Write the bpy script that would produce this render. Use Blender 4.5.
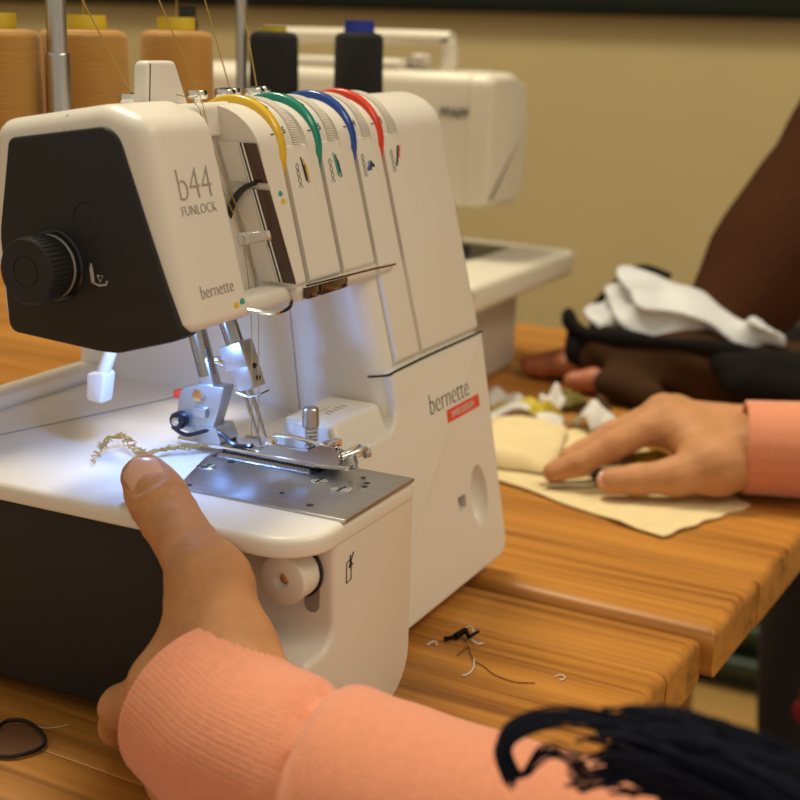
import bpy, bmesh, math, random
import numpy as np
from mathutils import Vector, Matrix
random.seed(7); rng = np.random.default_rng(7)
for o in list(bpy.data.objects): bpy.data.objects.remove(o)
S = bpy.context.scene
COL = S.collection

# ------------------------------------------------------------------ camera
cam = bpy.data.cameras.new('camera'); co = bpy.data.objects.new('camera', cam); COL.objects.link(co)
CAM = Vector((-0.4514, -0.2612, 0.3037))
yaw, pitch, roll = math.radians(26.2), math.radians(14.9), math.radians(1.57)
f_ = Vector((math.cos(yaw), math.sin(yaw), 0)); r_ = Vector((math.sin(yaw), -math.cos(yaw), 0)); z_ = Vector((0, 0, 1))
fw = f_*math.cos(pitch) - z_*math.sin(pitch); up = z_*math.cos(pitch) + f_*math.sin(pitch)
rt = r_*math.cos(roll) + up*math.sin(roll); up = up*math.cos(roll) - r_*math.sin(roll)
mw = Matrix((rt, up, -fw)).transposed().to_4x4(); mw.translation = CAM
co.matrix_world = mw
cam.sensor_width = 36; cam.lens = 36*1420/800; cam.clip_start = 0.01; cam.clip_end = 50
cam.dof.use_dof = True; cam.dof.focus_distance = 0.62; cam.dof.aperture_fstop = 10.5
S.camera = co
# ------------------------------------------------------------------ world, lamps, exposure
S.view_settings.view_transform = 'Standard'; S.view_settings.look = 'None'
S.view_settings.exposure = -0.06; S.view_settings.gamma = 1.0; S.view_settings.use_curve_mapping = False
W = bpy.data.worlds.new('world'); S.world = W; W.use_nodes = True
W.node_tree.nodes['Background'].inputs[0].default_value = (1.0, 0.88, 0.65, 1)
W.node_tree.nodes['Background'].inputs[1].default_value = 0.50
def area(name, loc, target, sx, sy, power, col):
    l = bpy.data.lights.new(name, 'AREA'); l.shape = 'RECTANGLE'; l.size = sx; l.size_y = sy; l.energy = power; l.color = col
    o = bpy.data.objects.new(name, l); COL.objects.link(o); o.location = loc
    o.rotation_euler = (Vector(target) - Vector(loc)).to_track_quat('-Z', 'Y').to_euler()
    return o
area('ceiling_lamp_far', (0.62, 0.80, 2.15), (0.45, 0.20, 0), 0.55, 0.40, 40, (1.0, 0.875, 0.62))
area('fill_lamp_near', (0.45, -1.15, 1.60), (0.2, 0, 0.1), 1.2, 0.5, 11, (1.0, 0.86, 0.62))  # added unseen fill, brightens the front faces of the machine

# ------------------------------------------------------------------ helpers
def nd(nt, t, **kw):
    n = nt.nodes.new(t)
    for k, v in kw.items(): setattr(n, k, v)
    return n
def mat(name, col, rough=0.5, metal=0.0, bump=0.0, bscale=400, var=0.0, vscale=60, spec=None, sss=0, trans=0, coat=0, sheen=0, emit=None, stretch=(1,1,1), aniso=0):
    m = bpy.data.materials.new(name); m.use_nodes = True; nt = m.node_tree; b = nt.nodes['Principled BSDF']
    b.inputs['Base Color'].default_value = (*col, 1); b.inputs['Roughness'].default_value = rough; b.inputs['Metallic'].default_value = metal
    if spec is not None: b.inputs['Specular IOR Level'].default_value = spec
    if sss: b.inputs['Subsurface Weight'].default_value = sss; b.inputs['Subsurface Radius'].default_value = (1, .4, .2); b.inputs['Subsurface Scale'].default_value = .004
    if trans: b.inputs['Transmission Weight'].default_value = trans
    if coat: b.inputs['Coat Weight'].default_value = coat; b.inputs['Coat Roughness'].default_value = .12
    if sheen: b.inputs['Sheen Weight'].default_value = sheen; b.inputs['Sheen Roughness'].default_value = .5
    if emit: b.inputs['Emission Color'].default_value = (*emit[:3], 1); b.inputs['Emission Strength'].default_value = emit[3]
    tc = nd(nt, 'ShaderNodeTexCoord'); mp = nd(nt, 'ShaderNodeMapping'); mp.inputs['Scale'].default_value = stretch
    nt.links.new(tc.outputs['Object'], mp.inputs['Vector'])
    if var:
        n = nd(nt, 'ShaderNodeTexNoise'); n.inputs['Scale'].default_value = vscale; n.inputs['Detail'].default_value = 4
        nt.links.new(mp.outputs[0], n.inputs['Vector'])
        mx = nd(nt, 'ShaderNodeMix', data_type='RGBA'); mr = nd(nt, 'ShaderNodeMapRange')
        mr.inputs[1].default_value = .3; mr.inputs[2].default_value = .7
        nt.links.new(n.outputs['Fac'], mr.inputs[0]); nt.links.new(mr.outputs[0], mx.inputs['Factor'])
        mx.inputs['A'].default_value = (*[c*(1-var) for c in col], 1); mx.inputs['B'].default_value = (*[min(1, c*(1+var)) for c in col], 1)
        nt.links.new(mx.outputs['Result'], b.inputs['Base Color'])
    if bump:
        n = nd(nt, 'ShaderNodeTexNoise'); n.inputs['Scale'].default_value = bscale; n.inputs['Detail'].default_value = 3
        nt.links.new(mp.outputs[0], n.inputs['Vector'])
        bp = nd(nt, 'ShaderNodeBump'); bp.inputs['Strength'].default_value = bump; bp.inputs['Distance'].default_value = .001
        nt.links.new(n.outputs['Fac'], bp.inputs['Height']); nt.links.new(bp.outputs[0], b.inputs['Normal'])
    return m
def wood_mat(name, dark, light, ang):
    m = bpy.data.materials.new(name); m.use_nodes = True; nt = m.node_tree; b = nt.nodes['Principled BSDF']; L = nt.links.new
    tc = nd(nt, 'ShaderNodeTexCoord'); oi = nd(nt, 'ShaderNodeObjectInfo')
    ad = nd(nt, 'ShaderNodeVectorMath', operation='ADD'); cb = nd(nt, 'ShaderNodeCombineXYZ')
    ml = nd(nt, 'ShaderNodeMath', operation='MULTIPLY'); ml.inputs[1].default_value = 7.0
    L(oi.outputs['Random'], ml.inputs[0]); L(ml.outputs[0], cb.inputs[0]); L(ml.outputs[0], cb.inputs[1])
    mp0 = nd(nt, 'ShaderNodeMapping'); mp0.inputs['Rotation'].default_value = (0, 0, -ang)
    L(tc.outputs['Object'], mp0.inputs['Vector']); L(mp0.outputs[0], ad.inputs[0]); L(cb.outputs[0], ad.inputs[1])
    mp = nd(nt, 'ShaderNodeMapping'); mp.inputs['Scale'].default_value = (26, 1.6, 26); L(ad.outputs[0], mp.inputs['Vector'])
    n1 = nd(nt, 'ShaderNodeTexNoise'); n1.inputs['Scale'].default_value = 1.0; n1.inputs['Detail'].default_value = 5; n1.inputs['Distortion'].default_value = .6; L(mp.outputs[0], n1.inputs['Vector'])
    mp2 = nd(nt, 'ShaderNodeMapping'); mp2.inputs['Scale'].default_value = (170, 5, 170); L(ad.outputs[0], mp2.inputs['Vector'])
    n2 = nd(nt, 'ShaderNodeTexNoise'); n2.inputs['Scale'].default_value = 1.0; n2.inputs['Detail'].default_value = 3; L(mp2.outputs[0], n2.inputs['Vector'])
    mx = nd(nt, 'ShaderNodeMix', data_type='FLOAT'); mx.inputs['Factor'].default_value = .46
    L(n1.outputs['Fac'], mx.inputs['A']); L(n2.outputs['Fac'], mx.inputs['B'])
    ra = nd(nt, 'ShaderNodeMath', operation='MULTIPLY_ADD'); ra.inputs[1].default_value = .12; ra.inputs[2].default_value = -.06; L(oi.outputs['Random'], ra.inputs[0])
    sm = nd(nt, 'ShaderNodeMath', operation='ADD'); L(mx.outputs['Result'], sm.inputs[0]); L(ra.outputs[0], sm.inputs[1])
    cr = nd(nt, 'ShaderNodeValToRGB'); cr.color_ramp.elements[0].position = .33; cr.color_ramp.elements[0].color = (*dark, 1)
    cr.color_ramp.elements[1].position = .68; cr.color_ramp.elements[1].color = (*light, 1)
    e = cr.color_ramp.elements.new(.48); e.color = (*[(a*.4+c*.6) for a, c in zip(dark, light)], 1)
    L(sm.outputs[0], cr.inputs[0]); L(cr.outputs[0], b.inputs['Base Color'])
    b.inputs['Roughness'].default_value = .38
    bp = nd(nt, 'ShaderNodeBump'); bp.inputs['Strength'].default_value = .12; bp.inputs['Distance'].default_value = .0006
    L(n2.outputs['Fac'], bp.inputs['Height']); L(bp.outputs[0], b.inputs['Normal'])
    return m
M = dict(
 white=mat('white_plastic', (.80, .765, .71), .34, spec=.45, bump=.03, bscale=900),
 white2=mat('white_plastic_satin', (.76, .73, .68), .45),
 grey_gap=mat('grey_plastic', (.30, .28, .27), .5),
 charcoal=mat('charcoal_plastic', (.020, .0195, .021), .5, spec=.3, bump=.06, bscale=1500),
 black=mat('black_rubber', (.012, .012, .014), .4),
 gloss_black=mat('gloss_black', (.01, .012, .02), .18),
 steel=mat('brushed_steel', (.50, .50, .51), .30, 1.0, bump=.05, bscale=120, stretch=(40, 1, 1), var=.12, vscale=20),
 cast=mat('grey_cast_metal', (.52, .53, .55), .36, .85),
 bluesteel=mat('polished_steel', (.42, .43, .45), .16, 1.0),
 chrome=mat('chrome', (.80, .80, .80), .08, 1.0),
 brownstrip=mat('brown_reflection_strip', (.060, .020, .010), .12, 0, coat=.6),  # chrome strips: the brown they reflect is put into the base colour
 clear=mat('clear_plastic', (.95, .95, .95), .04, trans=.9),
 dark=mat('dark_gap', (.01, .01, .01), .6),
 greyprint=mat('grey_print', (.36, .33, .31), .5),
 darkprint=mat('dark_print', (.035, .035, .04), .5),
 lightprint=mat('light_print', (.45, .44, .44), .5),
 red=mat('red_plastic', (.72, .045, .018), .3), yellow=mat('yellow_plastic', (.78, .50, .025), .25, coat=.3),
 green=mat('green_plastic', (.004, .25, .19), .25, coat=.3), blue=mat('blue_plastic', (.008, .065, .37), .25, coat=.3),
 redlabel=mat('red_label', (.80, .075, .035), .45), whiteprint=mat('white_print', (.8, .75, .7), .5),
 teal=mat('teal_print', (.03, .36, .33), .5), yelprint=mat('yellow_print', (.75, .5, .03), .5),
 orange_thread=mat('golden_thread', (.42, .195, .024), .65, bump=.5, bscale=500, stretch=(.15, .15, 4), var=.10, vscale=260, sheen=.2),
 gold=mat('golden_strand', (.42, .25, .05), .6), yellow_core=mat('yellow_core', (.66, .50, .03), .45),
 black_thread=mat('black_thread', (.008, .008, .010), .9, bump=.3, bscale=700, stretch=(.3, .3, 3)),
 blue_core=mat('blue_core', (.01, .035, .42), .4),
 wall=mat('wall_plaster', (.52, .425, .225), .85, bump=.5, bscale=28, var=.04, vscale=3),
 board=mat('dark_board', (.005, .007, .004), .8, spec=.2), skirt=mat('green_skirting', (.012, .030, .014), .45),
 floor=mat('floor_tan', (.50, .30, .10), .45, var=.08, vscale=5),
 skin=mat('skin', (.54, .262, .122), .60, var=.10, vscale=70, bump=.25, bscale=500, sss=.12, spec=.28),
 nail=mat('nail', (.70, .40, .28), .30, coat=.3),
 skin2=mat('skin_ruddy', (.46, .155, .075), .5, var=.10, vscale=60, sss=.1),
 peach=mat('peach_knit', (.78, .290, .165), .85, sheen=.35, bump=.5, bscale=1300, var=.05, vscale=300),
 brown_knit=mat('brown_knit', (.055, .020, .009), 1.0, spec=.1, bump=.6, bscale=700, var=.2, vscale=260),
 brown_cloth=mat('brown_cloth', (.045, .020, .008), .9, spec=.15, bump=.2, bscale=900),
 black_cloth=mat('black_cloth', (.006, .005, .005), .9, spec=.2),
 lining=mat('white_lining', (.62, .65, .70), .5),
 cream=mat('cream_calico', (.78, .65, .38), .85, bump=.4, bscale=1500, var=.04, vscale=80),
 white_cloth=mat('white_scrap', (.72, .71, .70), .8), yellow_cloth=mat('yellow_scrap', (.62, .50, .05), .8),
 olive_cloth=mat('olive_scrap', (.16, .13, .02), .8), brown_scrap=mat('brown_scrap', (.06, .025, .01), .85),
 tan_scrap=mat('tan_scrap', (.13, .05, .016), .8),
 navy=mat('navy_yarn', (.013, .015, .028), 1.0, spec=.1), redyarn=mat('red_yarn', (.22, .008, .007), 1.0),
 denim=mat('dark_trousers', (.020, .017, .020), .9),
 pf=mat('offwhite_plastic', (.72, .68, .58), .4), pfgrey=mat('pale_grey_plastic', (.58, .53, .47), .45),
)
TAB = math.radians(-2.7)
M['wood'] = wood_mat('varnished_pine', (.16, .047, .006), (.62, .275, .052), TAB)
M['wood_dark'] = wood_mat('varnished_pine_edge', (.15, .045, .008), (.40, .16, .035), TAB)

LOC = {}
def obj(name, V, F, m, parent=None, smooth=40, sub=0):
    me = bpy.data.meshes.new(name); me.from_pydata([tuple(v) for v in V], [], [tuple(f) for f in F])
    b = bmesh.new(); b.from_mesh(me); bmesh.ops.recalc_face_normals(b, faces=b.faces); b.to_mesh(me); b.free()
    return link(name, me, m, parent, smooth)
def link(name, me, m, parent=None, smooth=40):
    if m is not None: me.materials.clear(); me.materials.append(M[m] if isinstance(m, str) else m)
    if smooth:
        for p in me.polygons: p.use_smooth = True
        me.set_sharp_from_angle(angle=math.radians(smooth))
    o = bpy.data.objects.new(name, me); COL.objects.link(o)
    if parent is not None:
        o.parent = parent
        if parent.name in LOC: o.matrix_parent_inverse = Matrix.Translation(-LOC[parent.name])
    return o
def thing(name, label, cat, loc=(0, 0, 0), group=None):
    o = bpy.data.objects.new(name, None); COL.objects.link(o); o.location = loc; o.empty_display_size = .02
    LOC[o.name] = Vector(loc); tag(o, label, cat, group); return o
def tag(o, label, cat, group=None):
    o['label'] = label; o['category'] = cat
    if group: o['group'] = group
    return o
def struct(o, label=None):
    o['kind'] = 'structure'
    if label: o['label'] = label
    return o
class G:                                   # collects geometry of one mesh
    def __init__(s): s.V = []; s.F = []
    def add(s, V, F):
        n = len(s.V); s.V += [tuple(v) for v in V]; s.F += [tuple(i+n for i in f) for f in F]; return s
    def obj(s, name, m, parent=None, smooth=40): return obj(name, s.V, s.F, m, parent, smooth)
def fillet(P, R, n=5):
    out = []; N = len(P)
    if not hasattr(R, '__len__'): R = [R]*N
    for i in range(N):
        p = Vector(P[i]); a = Vector(P[i-1]) - p; b = Vector(P[(i+1) % N]) - p; r = R[i]
        if r <= 0: out.append(tuple(p)); continue
        la, lb = a.length, b.length; a.normalize(); b.normalize()
        ang = a.angle(b)
        if ang > math.radians(176): out.append(tuple(p)); continue
        t = min(r/math.tan(ang/2), la*.49, lb*.49); r2 = t*math.tan(ang/2)
        c = p + (a+b).normalized()*(r2/math.sin(ang/2))
        s, e = p+a*t-c, p+b*t-c; tot = s.angle(e)
        for k in range(n+1):
            w = k/n
            v = (s*math.sin((1-w)*tot) + e*math.sin(w*tot))/max(math.sin(tot), 1e-9); out.append(tuple(c+v))
    return out
def inset(P, d):
    N = len(P); A = sum(P[i][0]*P[(i+1) % N][1]-P[(i+1) % N][0]*P[i][1] for i in range(N)); s = 1 if A > 0 else -1
    out = []
    for i in range(N):
        p = Vector(P[i]); e1 = (p-Vector(P[i-1])); e2 = (Vector(P[(i+1) % N])-p)
        if e1.length < 1e-9: e1 = e2
        if e2.length < 1e-9: e2 = e1
        n1 = Vector((-e1.y, e1.x)).normalized(); n2 = Vector((-e2.y, e2.x)).normalized(); n = (n1+n2)
        if n.length < 1e-6: n = n1
        n = n.normalized(); k = max(n.dot(n1), .4)
        out.append(tuple(p+n*(s*d/k)))
    return out
def prism(P, fn, a, b, r0=0, r1=0, n=4):
    """extrude polygon P (2D) between t=a and t=b; fn(p,q,t)->xyz; r0/r1 round the two rims"""
    sg = 1 if b > a else -1; rings = []
    if r0:
        for k in range(n+1):
            th = k/n*math.pi/2; rings.append((inset(P, r0*(1-math.sin(th))), a+sg*r0*(1-math.cos(th))))
    else: rings.append((P, a))
    if r1:
        for k in range(n+1):
            th = k/n*math.pi/2; rings.append((inset(P, r1*(1-math.cos(th))), b-sg*r1*(1-math.sin(th))))
    else: rings.append((P, b))
    V = []; F = []; N = len(P)
    for Q, t in rings: V += [fn(q[0], q[1], t) for q in Q]
    for k in range(len(rings)-1):
        for i in range(N): F.append((k*N+i, k*N+(i+1) % N, (k+1)*N+(i+1) % N, (k+1)*N+i))
    F.append(tuple(range(N))); F.append(tuple((len(rings)-1)*N+i for i in range(N)))
    return V, F
YZ = lambda p, q, t: (t, p, q)
XZ = lambda p, q, t: (p, t, q)
XY = lambda p, q, t: (p, q, t)
def rect(a, b, c, d): return [(a, c), (b, c), (b, d), (a, d)]
def rbox(x0, x1, y0, y1, z0, z1, r=.002, n=3):
    return prism(fillet(rect(x0, x1, y0, y1), r, n), XY, z0, z1, r, r, n)
def frame(ax):
    ax = Vector(ax).normalized(); t = Vector((0, 0, 1)) if abs(ax.z) < .9 else Vector((1, 0, 0))
    u = ax.cross(t).normalized(); return u, ax.cross(u).normalized()
def cyl(p0, p1, r0, r1=None, n=20, bev=0):
    p0, p1 = Vector(p0), Vector(p1); r1 = r0 if r1 is None else r1; ax = (p1-p0); L = ax.length; ax.normalize(); u, v = frame(ax)
    prof = [(0, 0, 0)]
    st = [(0, r0-bev), (bev*.3, r0-bev*.3), (bev, r0), (L-bev, r1), (L-bev*.3, r1-bev*.3), (L, r1-bev)] if bev else [(0, r0), (L, r1)]
    V = []; F = []
    for s, r in st: V += [p0+ax*s+(u*math.cos(2*math.pi*i/n)+v*math.sin(2*math.pi*i/n))*r for i in range(n)]
    for k in range(len(st)-1):
        for i in range(n): F.append((k*n+i, k*n+(i+1) % n, (k+1)*n+(i+1) % n, (k+1)*n+i))
    F.append(tuple(range(n))); F.append(tuple((len(st)-1)*n+i for i in range(n)))
    return V, F
def lathe(c, ax, prof, n=32, mod=None):
    """prof: list of (s along axis, radius)"""
    c = Vector(c); ax = Vector(ax).normalized(); u, v = frame(ax); V = []; F = []
    for k, (s, r) in enumerate(prof):
        for i in range(n):
            th = 2*math.pi*i/n; rr = r*(mod(k, th) if mod else 1); V.append(c+ax*s+(u*math.cos(th)+v*math.sin(th))*rr)
    for k in range(len(prof)-1):
        for i in range(n): F.append((k*n+i, k*n+(i+1) % n, (k+1)*n+(i+1) % n, (k+1)*n+i))
    F.append(tuple(range(n))); F.append(tuple((len(prof)-1)*n+i for i in range(n)))
    return V, F
def spline(P, n=8):
    P = [Vector(p) for p in P]; out = []
    for i in range(len(P)-1):
        a = P[max(i-1, 0)]; b = P[i]; c = P[i+1]; e = P[min(i+2, len(P)-1)]
        for k in range(n):
            t = k/n; out.append(.5*((2*b)+(c-a)*t+(2*a-5*b+4*c-e)*t*t+(3*b-a-3*c+e)*t**3))
    out.append(P[-1]); return out
def tube(P, r, n=8, mod=None, flat=1.0, cap=True):
    """r: number or function(w) ; mod(th,w)->radius factor"""
    P = [Vector(p) for p in P]; N = len(P); V = []; F = []
    T = [(P[min(i+1, N-1)]-P[max(i-1, 0)]).normalized() for i in range(N)]
    u, v = frame(T[0])
    for i in range(N):
        u = (u-T[i]*u.dot(T[i])).normalized(); v = T[i].cross(u); w = i/(N-1)
        rr = r(w) if callable(r) else r
        for k in range(n):
            th = 2*math.pi*k/n; q = rr*(mod(th, w) if mod else 1)
            V.append(P[i]+u*math.cos(th)*q+v*math.sin(th)*q*flat)
    for i in range(N-1):
        for k in range(n): F.append((i*n+k, i*n+(k+1) % n, (i+1)*n+(k+1) % n, (i+1)*n+k))
    if cap: F.append(tuple(range(n))); F.append(tuple((N-1)*n+k for k in range(n)))
    return V, F
def boolean(o, cutters):
    for V, F in cutters:
        c = obj('cut', V, F, None, None, 0); md = o.modifiers.new('b', 'BOOLEAN'); md.operation = 'DIFFERENCE'; md.object = c; md.solver = 'EXACT'
        dg = bpy.context.evaluated_depsgraph_get(); me = bpy.data.meshes.new_from_object(o.evaluated_get(dg))
        o.modifiers.clear(); old = o.data; o.data = me; bpy.data.meshes.remove(old); cm = c.data; bpy.data.objects.remove(c); bpy.data.meshes.remove(cm)
    for p in o.data.polygons: p.use_smooth = True
    o.data.set_sharp_from_angle(angle=math.radians(11))
    return o
def text(name, body, size, org, xd, yd, m, parent, align='LEFT', thin=0.0, ext=.0001, shear=0, sx=1.0):
    cu = bpy.data.curves.new('t', 'FONT'); cu.body = body; cu.size = size; cu.align_x = align; cu.extrude = ext; cu.offset = thin; cu.shear = shear; cu.resolution_u = 3
    t = bpy.data.objects.new('t', cu); COL.objects.link(t); dg = bpy.context.evaluated_depsgraph_get()
    me = bpy.data.meshes.new_from_object(t.evaluated_get(dg)); bpy.data.objects.remove(t); bpy.data.curves.remove(cu)
    X = Vector(xd).normalized(); Y = Vector(yd); Y = (Y-X*Y.dot(X)).normalized(); Z = X.cross(Y); O = Vector(org)
    for v in me.vertices: c = v.co.copy(); v.co = O+X*c.x*sx+Y*c.y+Z*c.z
    return link(name, me, m, parent, 0)
def surfnet(f, lo, hi, h):
    ax = [np.arange(lo[i], hi[i]+h, h) for i in range(3)]
    X, Y, Z = np.meshgrid(*ax, indexing='ij'); D = f(X, Y, Z); ins = D < 0
    nx, ny, nz = D.shape; cs = (nx-1, ny-1, nz-1); acc = np.zeros(cs+(3,)); cnt = np.zeros(cs)
    co_ = np.stack([X, Y, Z], -1)
    for a in range(3):
        o1, o2 = [(1, 2), (0, 2), (0, 1)][a]
        sl0 = [slice(None)]*3; sl1 = [slice(None)]*3; sl0[a] = slice(0, -1); sl1[a] = slice(1, None)
        d0, d1 = D[tuple(sl0)], D[tuple(sl1)]; x = ins[tuple(sl0)] != ins[tuple(sl1)]
        t = np.where(x, d0/np.where(x, d0-d1, 1), 0)[..., None]; P = co_[tuple(sl0)]*(1-t)+co_[tuple(sl1)]*t
        for i in (0, 1):
            for j in (0, 1):
                s = [slice(None)]*3; s[o1] = slice(i, D.shape[o1]-1+i); s[o2] = slice(j, D.shape[o2]-1+j); s = tuple(s)
                acc += np.where(x[s][..., None], P[s], 0); cnt += x[s]
    idx = -np.ones(cs, int); act = cnt > 0; idx[act] = np.arange(act.sum()); V = acc[act]/cnt[act][:, None]; F = []
    for a in range(3):
        o1, o2 = [(1, 2), (2, 0), (0, 1)][a]
        sl0 = [slice(None)]*3; sl1 = [slice(None)]*3; sl0[a] = slice(0, -1); sl1[a] = slice(1, None)
        i0 = ins[tuple(sl0)]; x = i0 != ins[tuple(sl1)]; W_ = np.argwhere(x)
        W_ = W_[(W_[:, o1] > 0) & (W_[:, o2] > 0) & (W_[:, o1] < cs[o1]) & (W_[:, o2] < cs[o2])]
        fl = i0[tuple(W_.T)]; q = []
        for d1, d2 in ((1, 1), (0, 1), (0, 0), (1, 0)):
            c = W_.copy(); c[:, o1] -= d1; c[:, o2] -= d2; q.append(idx[tuple(c.T)])
        q = np.stack(q, 1); q[~fl] = q[~fl][:, ::-1]; F += q.tolist()
    return V, F
def smin(a, b, k): h = np.clip(.5+.5*(b-a)/k, 0, 1); return b+(a-b)*h-k*h*(1-h)
def rcone(X, Y, Z, a, ra, b, rb):
    a = np.array(a, float); b = np.array(b, float); ba = b-a; l2 = ba@ba; rr = ra-rb; a2 = l2-rr*rr; il2 = 1/l2
    px, py, pz = X-a[0], Y-a[1], Z-a[2]; y = px*ba[0]+py*ba[1]+pz*ba[2]; z = y-l2
    wx, wy, wz = px*l2-ba[0]*y, py*l2-ba[1]*y, pz*l2-ba[2]*y; x2 = wx*wx+wy*wy+wz*wz; y2 = y*y*l2; z2 = z*z*l2
    k = np.sign(rr)*rr*rr*x2
    d3 = (np.sqrt(np.maximum(x2*a2*il2, 0))+y*rr)*il2-ra
    d1 = np.sqrt(x2+z2)*il2-rb; d2 = np.sqrt(x2+y2)*il2-ra
    return np.where(np.sign(z)*a2*z2 > k, d1, np.where(np.sign(y)*a2*y2 < k, d2, d3))
def blob(name, bones, m, parent, h=.0016, k=.006, disp=None, pad=.012):
    """bones: (p0,r0,p1,r1,k) ; continuous smooth-union body"""
    P = np.array([b[0] for b in bones]+[b[2] for b in bones]); R = max(max(b[1], b[3]) for b in bones)
    def f(X, Y, Z):
        D = None
        for b in bones:
            d = rcone(X, Y, Z, *b[:4]); D = d if D is None else smin(D, d, b[4] if len(b) > 4 else k)
        return D+(disp(X, Y, Z) if disp else 0)
    V, F = surfnet(f, P.min(0)-R-pad, P.max(0)+R+pad, h)
    o = obj(name, V, F, m, parent, 0)
    for p in o.data.polygons: p.use_smooth = True
    return o

# ------------------------------------------------------------------ the setting
def slab(name, c0, c1, m): return obj(name, *rbox(c0[0], c1[0], c0[1], c1[1], c0[2], c1[2], .001, 1), m)
struct(slab('floor', (-2.2, -3.0, -.80), (1.80, 3.6, -.74), 'floor'), 'tan floor below the tables')
struct(slab('wall_back', (1.75, -3.0, -.74), (1.85, 3.6, 2.0), 'wall'), 'beige plaster wall behind the sewing machines')
struct(slab('wall_left', (-2.2, 3.55, -.74), (1.76, 3.65, 2.0), 'wall'), 'beige plaster wall closing the room on the left')
bb = struct(slab('baseboard_back', (1.722, -3.0, -.74), (1.75, 3.6, -.56), 'skirt'), 'dark green skirting at the foot of the wall')
for i, z in enumerate((-.69, -.63)):
    g = G(); g.add(*cyl((1.70, -3.0, z), (1.70, 3.6, z), .017, n=12)); g.obj('pipe', 'skirt', bb)

# ------------------------------------------------------------------ tables
E1 = Vector((math.cos(TAB), math.sin(TAB), 0)); E2 = Vector((-math.sin(TAB), math.cos(TAB), 0)); T0 = Vector((.2323, -.1034, 0))
def tp(a, b, z=0): return T0+E1*a+E2*b+Vector((0, 0, z))
def table(label, a0, a1, b0, b1, widths, rr):
    base = tp((a0+a1)/2, (b0+b1)/2, -.74); t = thing('wooden_table', label, 'table', base)
    x = a0
    for i, w in enumerate(widths):
        xa, xb = x, min(x+w, a1); x = xb
        if xb-xa < .004: break
        first, last = i == 0, xb >= a1-1e-6
        P = [(xa+.0002, -.028), (xb-.0002, -.028), (xb-.0002, 0), (xa+.0002, 0)]
        P = fillet(P, [.006 if first else 0, .006 if last else 0, rr if last else .0006, rr if first else .0006], 4)
        jb = random.uniform(-.0008, .0008); V = []; F = []; N = len(P); rings = [(b0+jb+.0022, .0055), (b0+jb+.0004, .0050), (b0+jb+.0004, .0045), (b0+jb+.0018, .0016), (b0+jb+.0055, 0), (b1-.006, 0), (b1-.002, .0016), (b1, .005)]
        rings[0] = (b0+jb+.0012, None)
        for s_, dz in rings: V += [tuple(tp(p, s_, (max(q, -.028)*.93-.0008 if dz is None else min(q, -dz)))) for p, q in P]
        for k in range(len(rings)-1):
            for j in range(N): F.append((k*N+j, k*N+(j+1) % N, (k+1)*N+(j+1) % N, (k+1)*N+j))
        F = [f for f in F if f[0] >= N]; V = V[N:]; F = [tuple(j-N for j in f) for f in F]; F.append(tuple(range(N))); F.append(tuple((len(rings)-2)*N+j for j in range(N)))
        obj('stave', V, F, 'wood', t, 50)
        if last: break
    for a in (a0+.06, a1-.06):
        for b in (b0+.22, b1-.07):
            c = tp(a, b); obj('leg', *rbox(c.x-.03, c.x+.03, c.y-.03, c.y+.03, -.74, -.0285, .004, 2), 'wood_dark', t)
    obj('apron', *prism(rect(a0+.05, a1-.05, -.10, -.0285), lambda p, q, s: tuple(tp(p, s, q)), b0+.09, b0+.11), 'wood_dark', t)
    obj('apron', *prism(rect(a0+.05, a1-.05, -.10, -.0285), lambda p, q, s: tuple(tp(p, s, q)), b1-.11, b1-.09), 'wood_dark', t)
    return t
table('varnished pine table nearest the camera, under the overlock machine', -.70, 0.0, 0.0, 1.25, [.115, .10, .12, .095, .11, .105, .055], .010)
table('varnished pine table pushed behind, under the cream cloth and white sewing machine', .0075, .68, -.005, 1.25, [.085, .11, .10, .115, .09, .11, .10], .009)

# ------------------------------------------------------------------ overlock machine (x = its left to right, -y = its front)
SG = thing('overlock_machine', 'white overlock sewing machine with charcoal end panel and coloured tension dials', 'sewing machine', (0, 0, 0))
yf = lambda z: .0534+.25*(z-.184)
yl = lambda z: .0404+.17*(z-.132)
FX = Vector((1, 0, 0)); FZ = Vector((0, .25, 1)).normalized(); FN = Vector((0, -1, .25)).normalized()   # upper front plane
LZ = Vector((0, .17, 1)).normalized(); LN = Vector((0, -1, .17)).normalized()
def fp(x, z, off=.0): return Vector((x, yf(z), z))+FN*off
def lp(x, z, off=.0): return Vector((x, yl(z), z))+LN*off
# --- head
def prof(zb, notch=False, rec=0.0, zback=.178, ybot=None):
    """yz outline of a slice of the head"""
    P = [(yf(zb)+rec, zb)]; R = [.003]
    if notch: P += [(yf(.249)+rec, .249), (.108, .249), (.108, .2653)]; R += [.0008, 0, 0]
    else:
        for k in range(13): a = math.pi*(1-k/24); P.append((.0935+rec+.0249*math.cos(a), .2448+.0222*math.sin(a))); R.append(0)
    P += [(.150, .2605), (.1535, .22)]; R += [.008, .02]
    if zback < .17: P += [(.150, .178), (yf(.186)+.022, .186), (yf(zb)+.022, zb)]; R += [.006, 0, 0]
    else: P += [(.150, zback), (.0927, min(.175, zb))]; R += [.006, .02]
    return fillet(P, R, 5)
hs = G()
Pl = fillet([(yf(.1832), .1832), (yf(.2645), .2645), (.093, .2700), (.150, .2605), (.1535, .22), (.150, .175), (.0927, .1735)], [.004, .012, .02, .009, .02, .007, .03], 6)
hs.add(*prism(Pl, YZ, 0, .0435, .008, .0012, 5))
head = hs.obj('head_shell', 'white', SG, 30)
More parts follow.
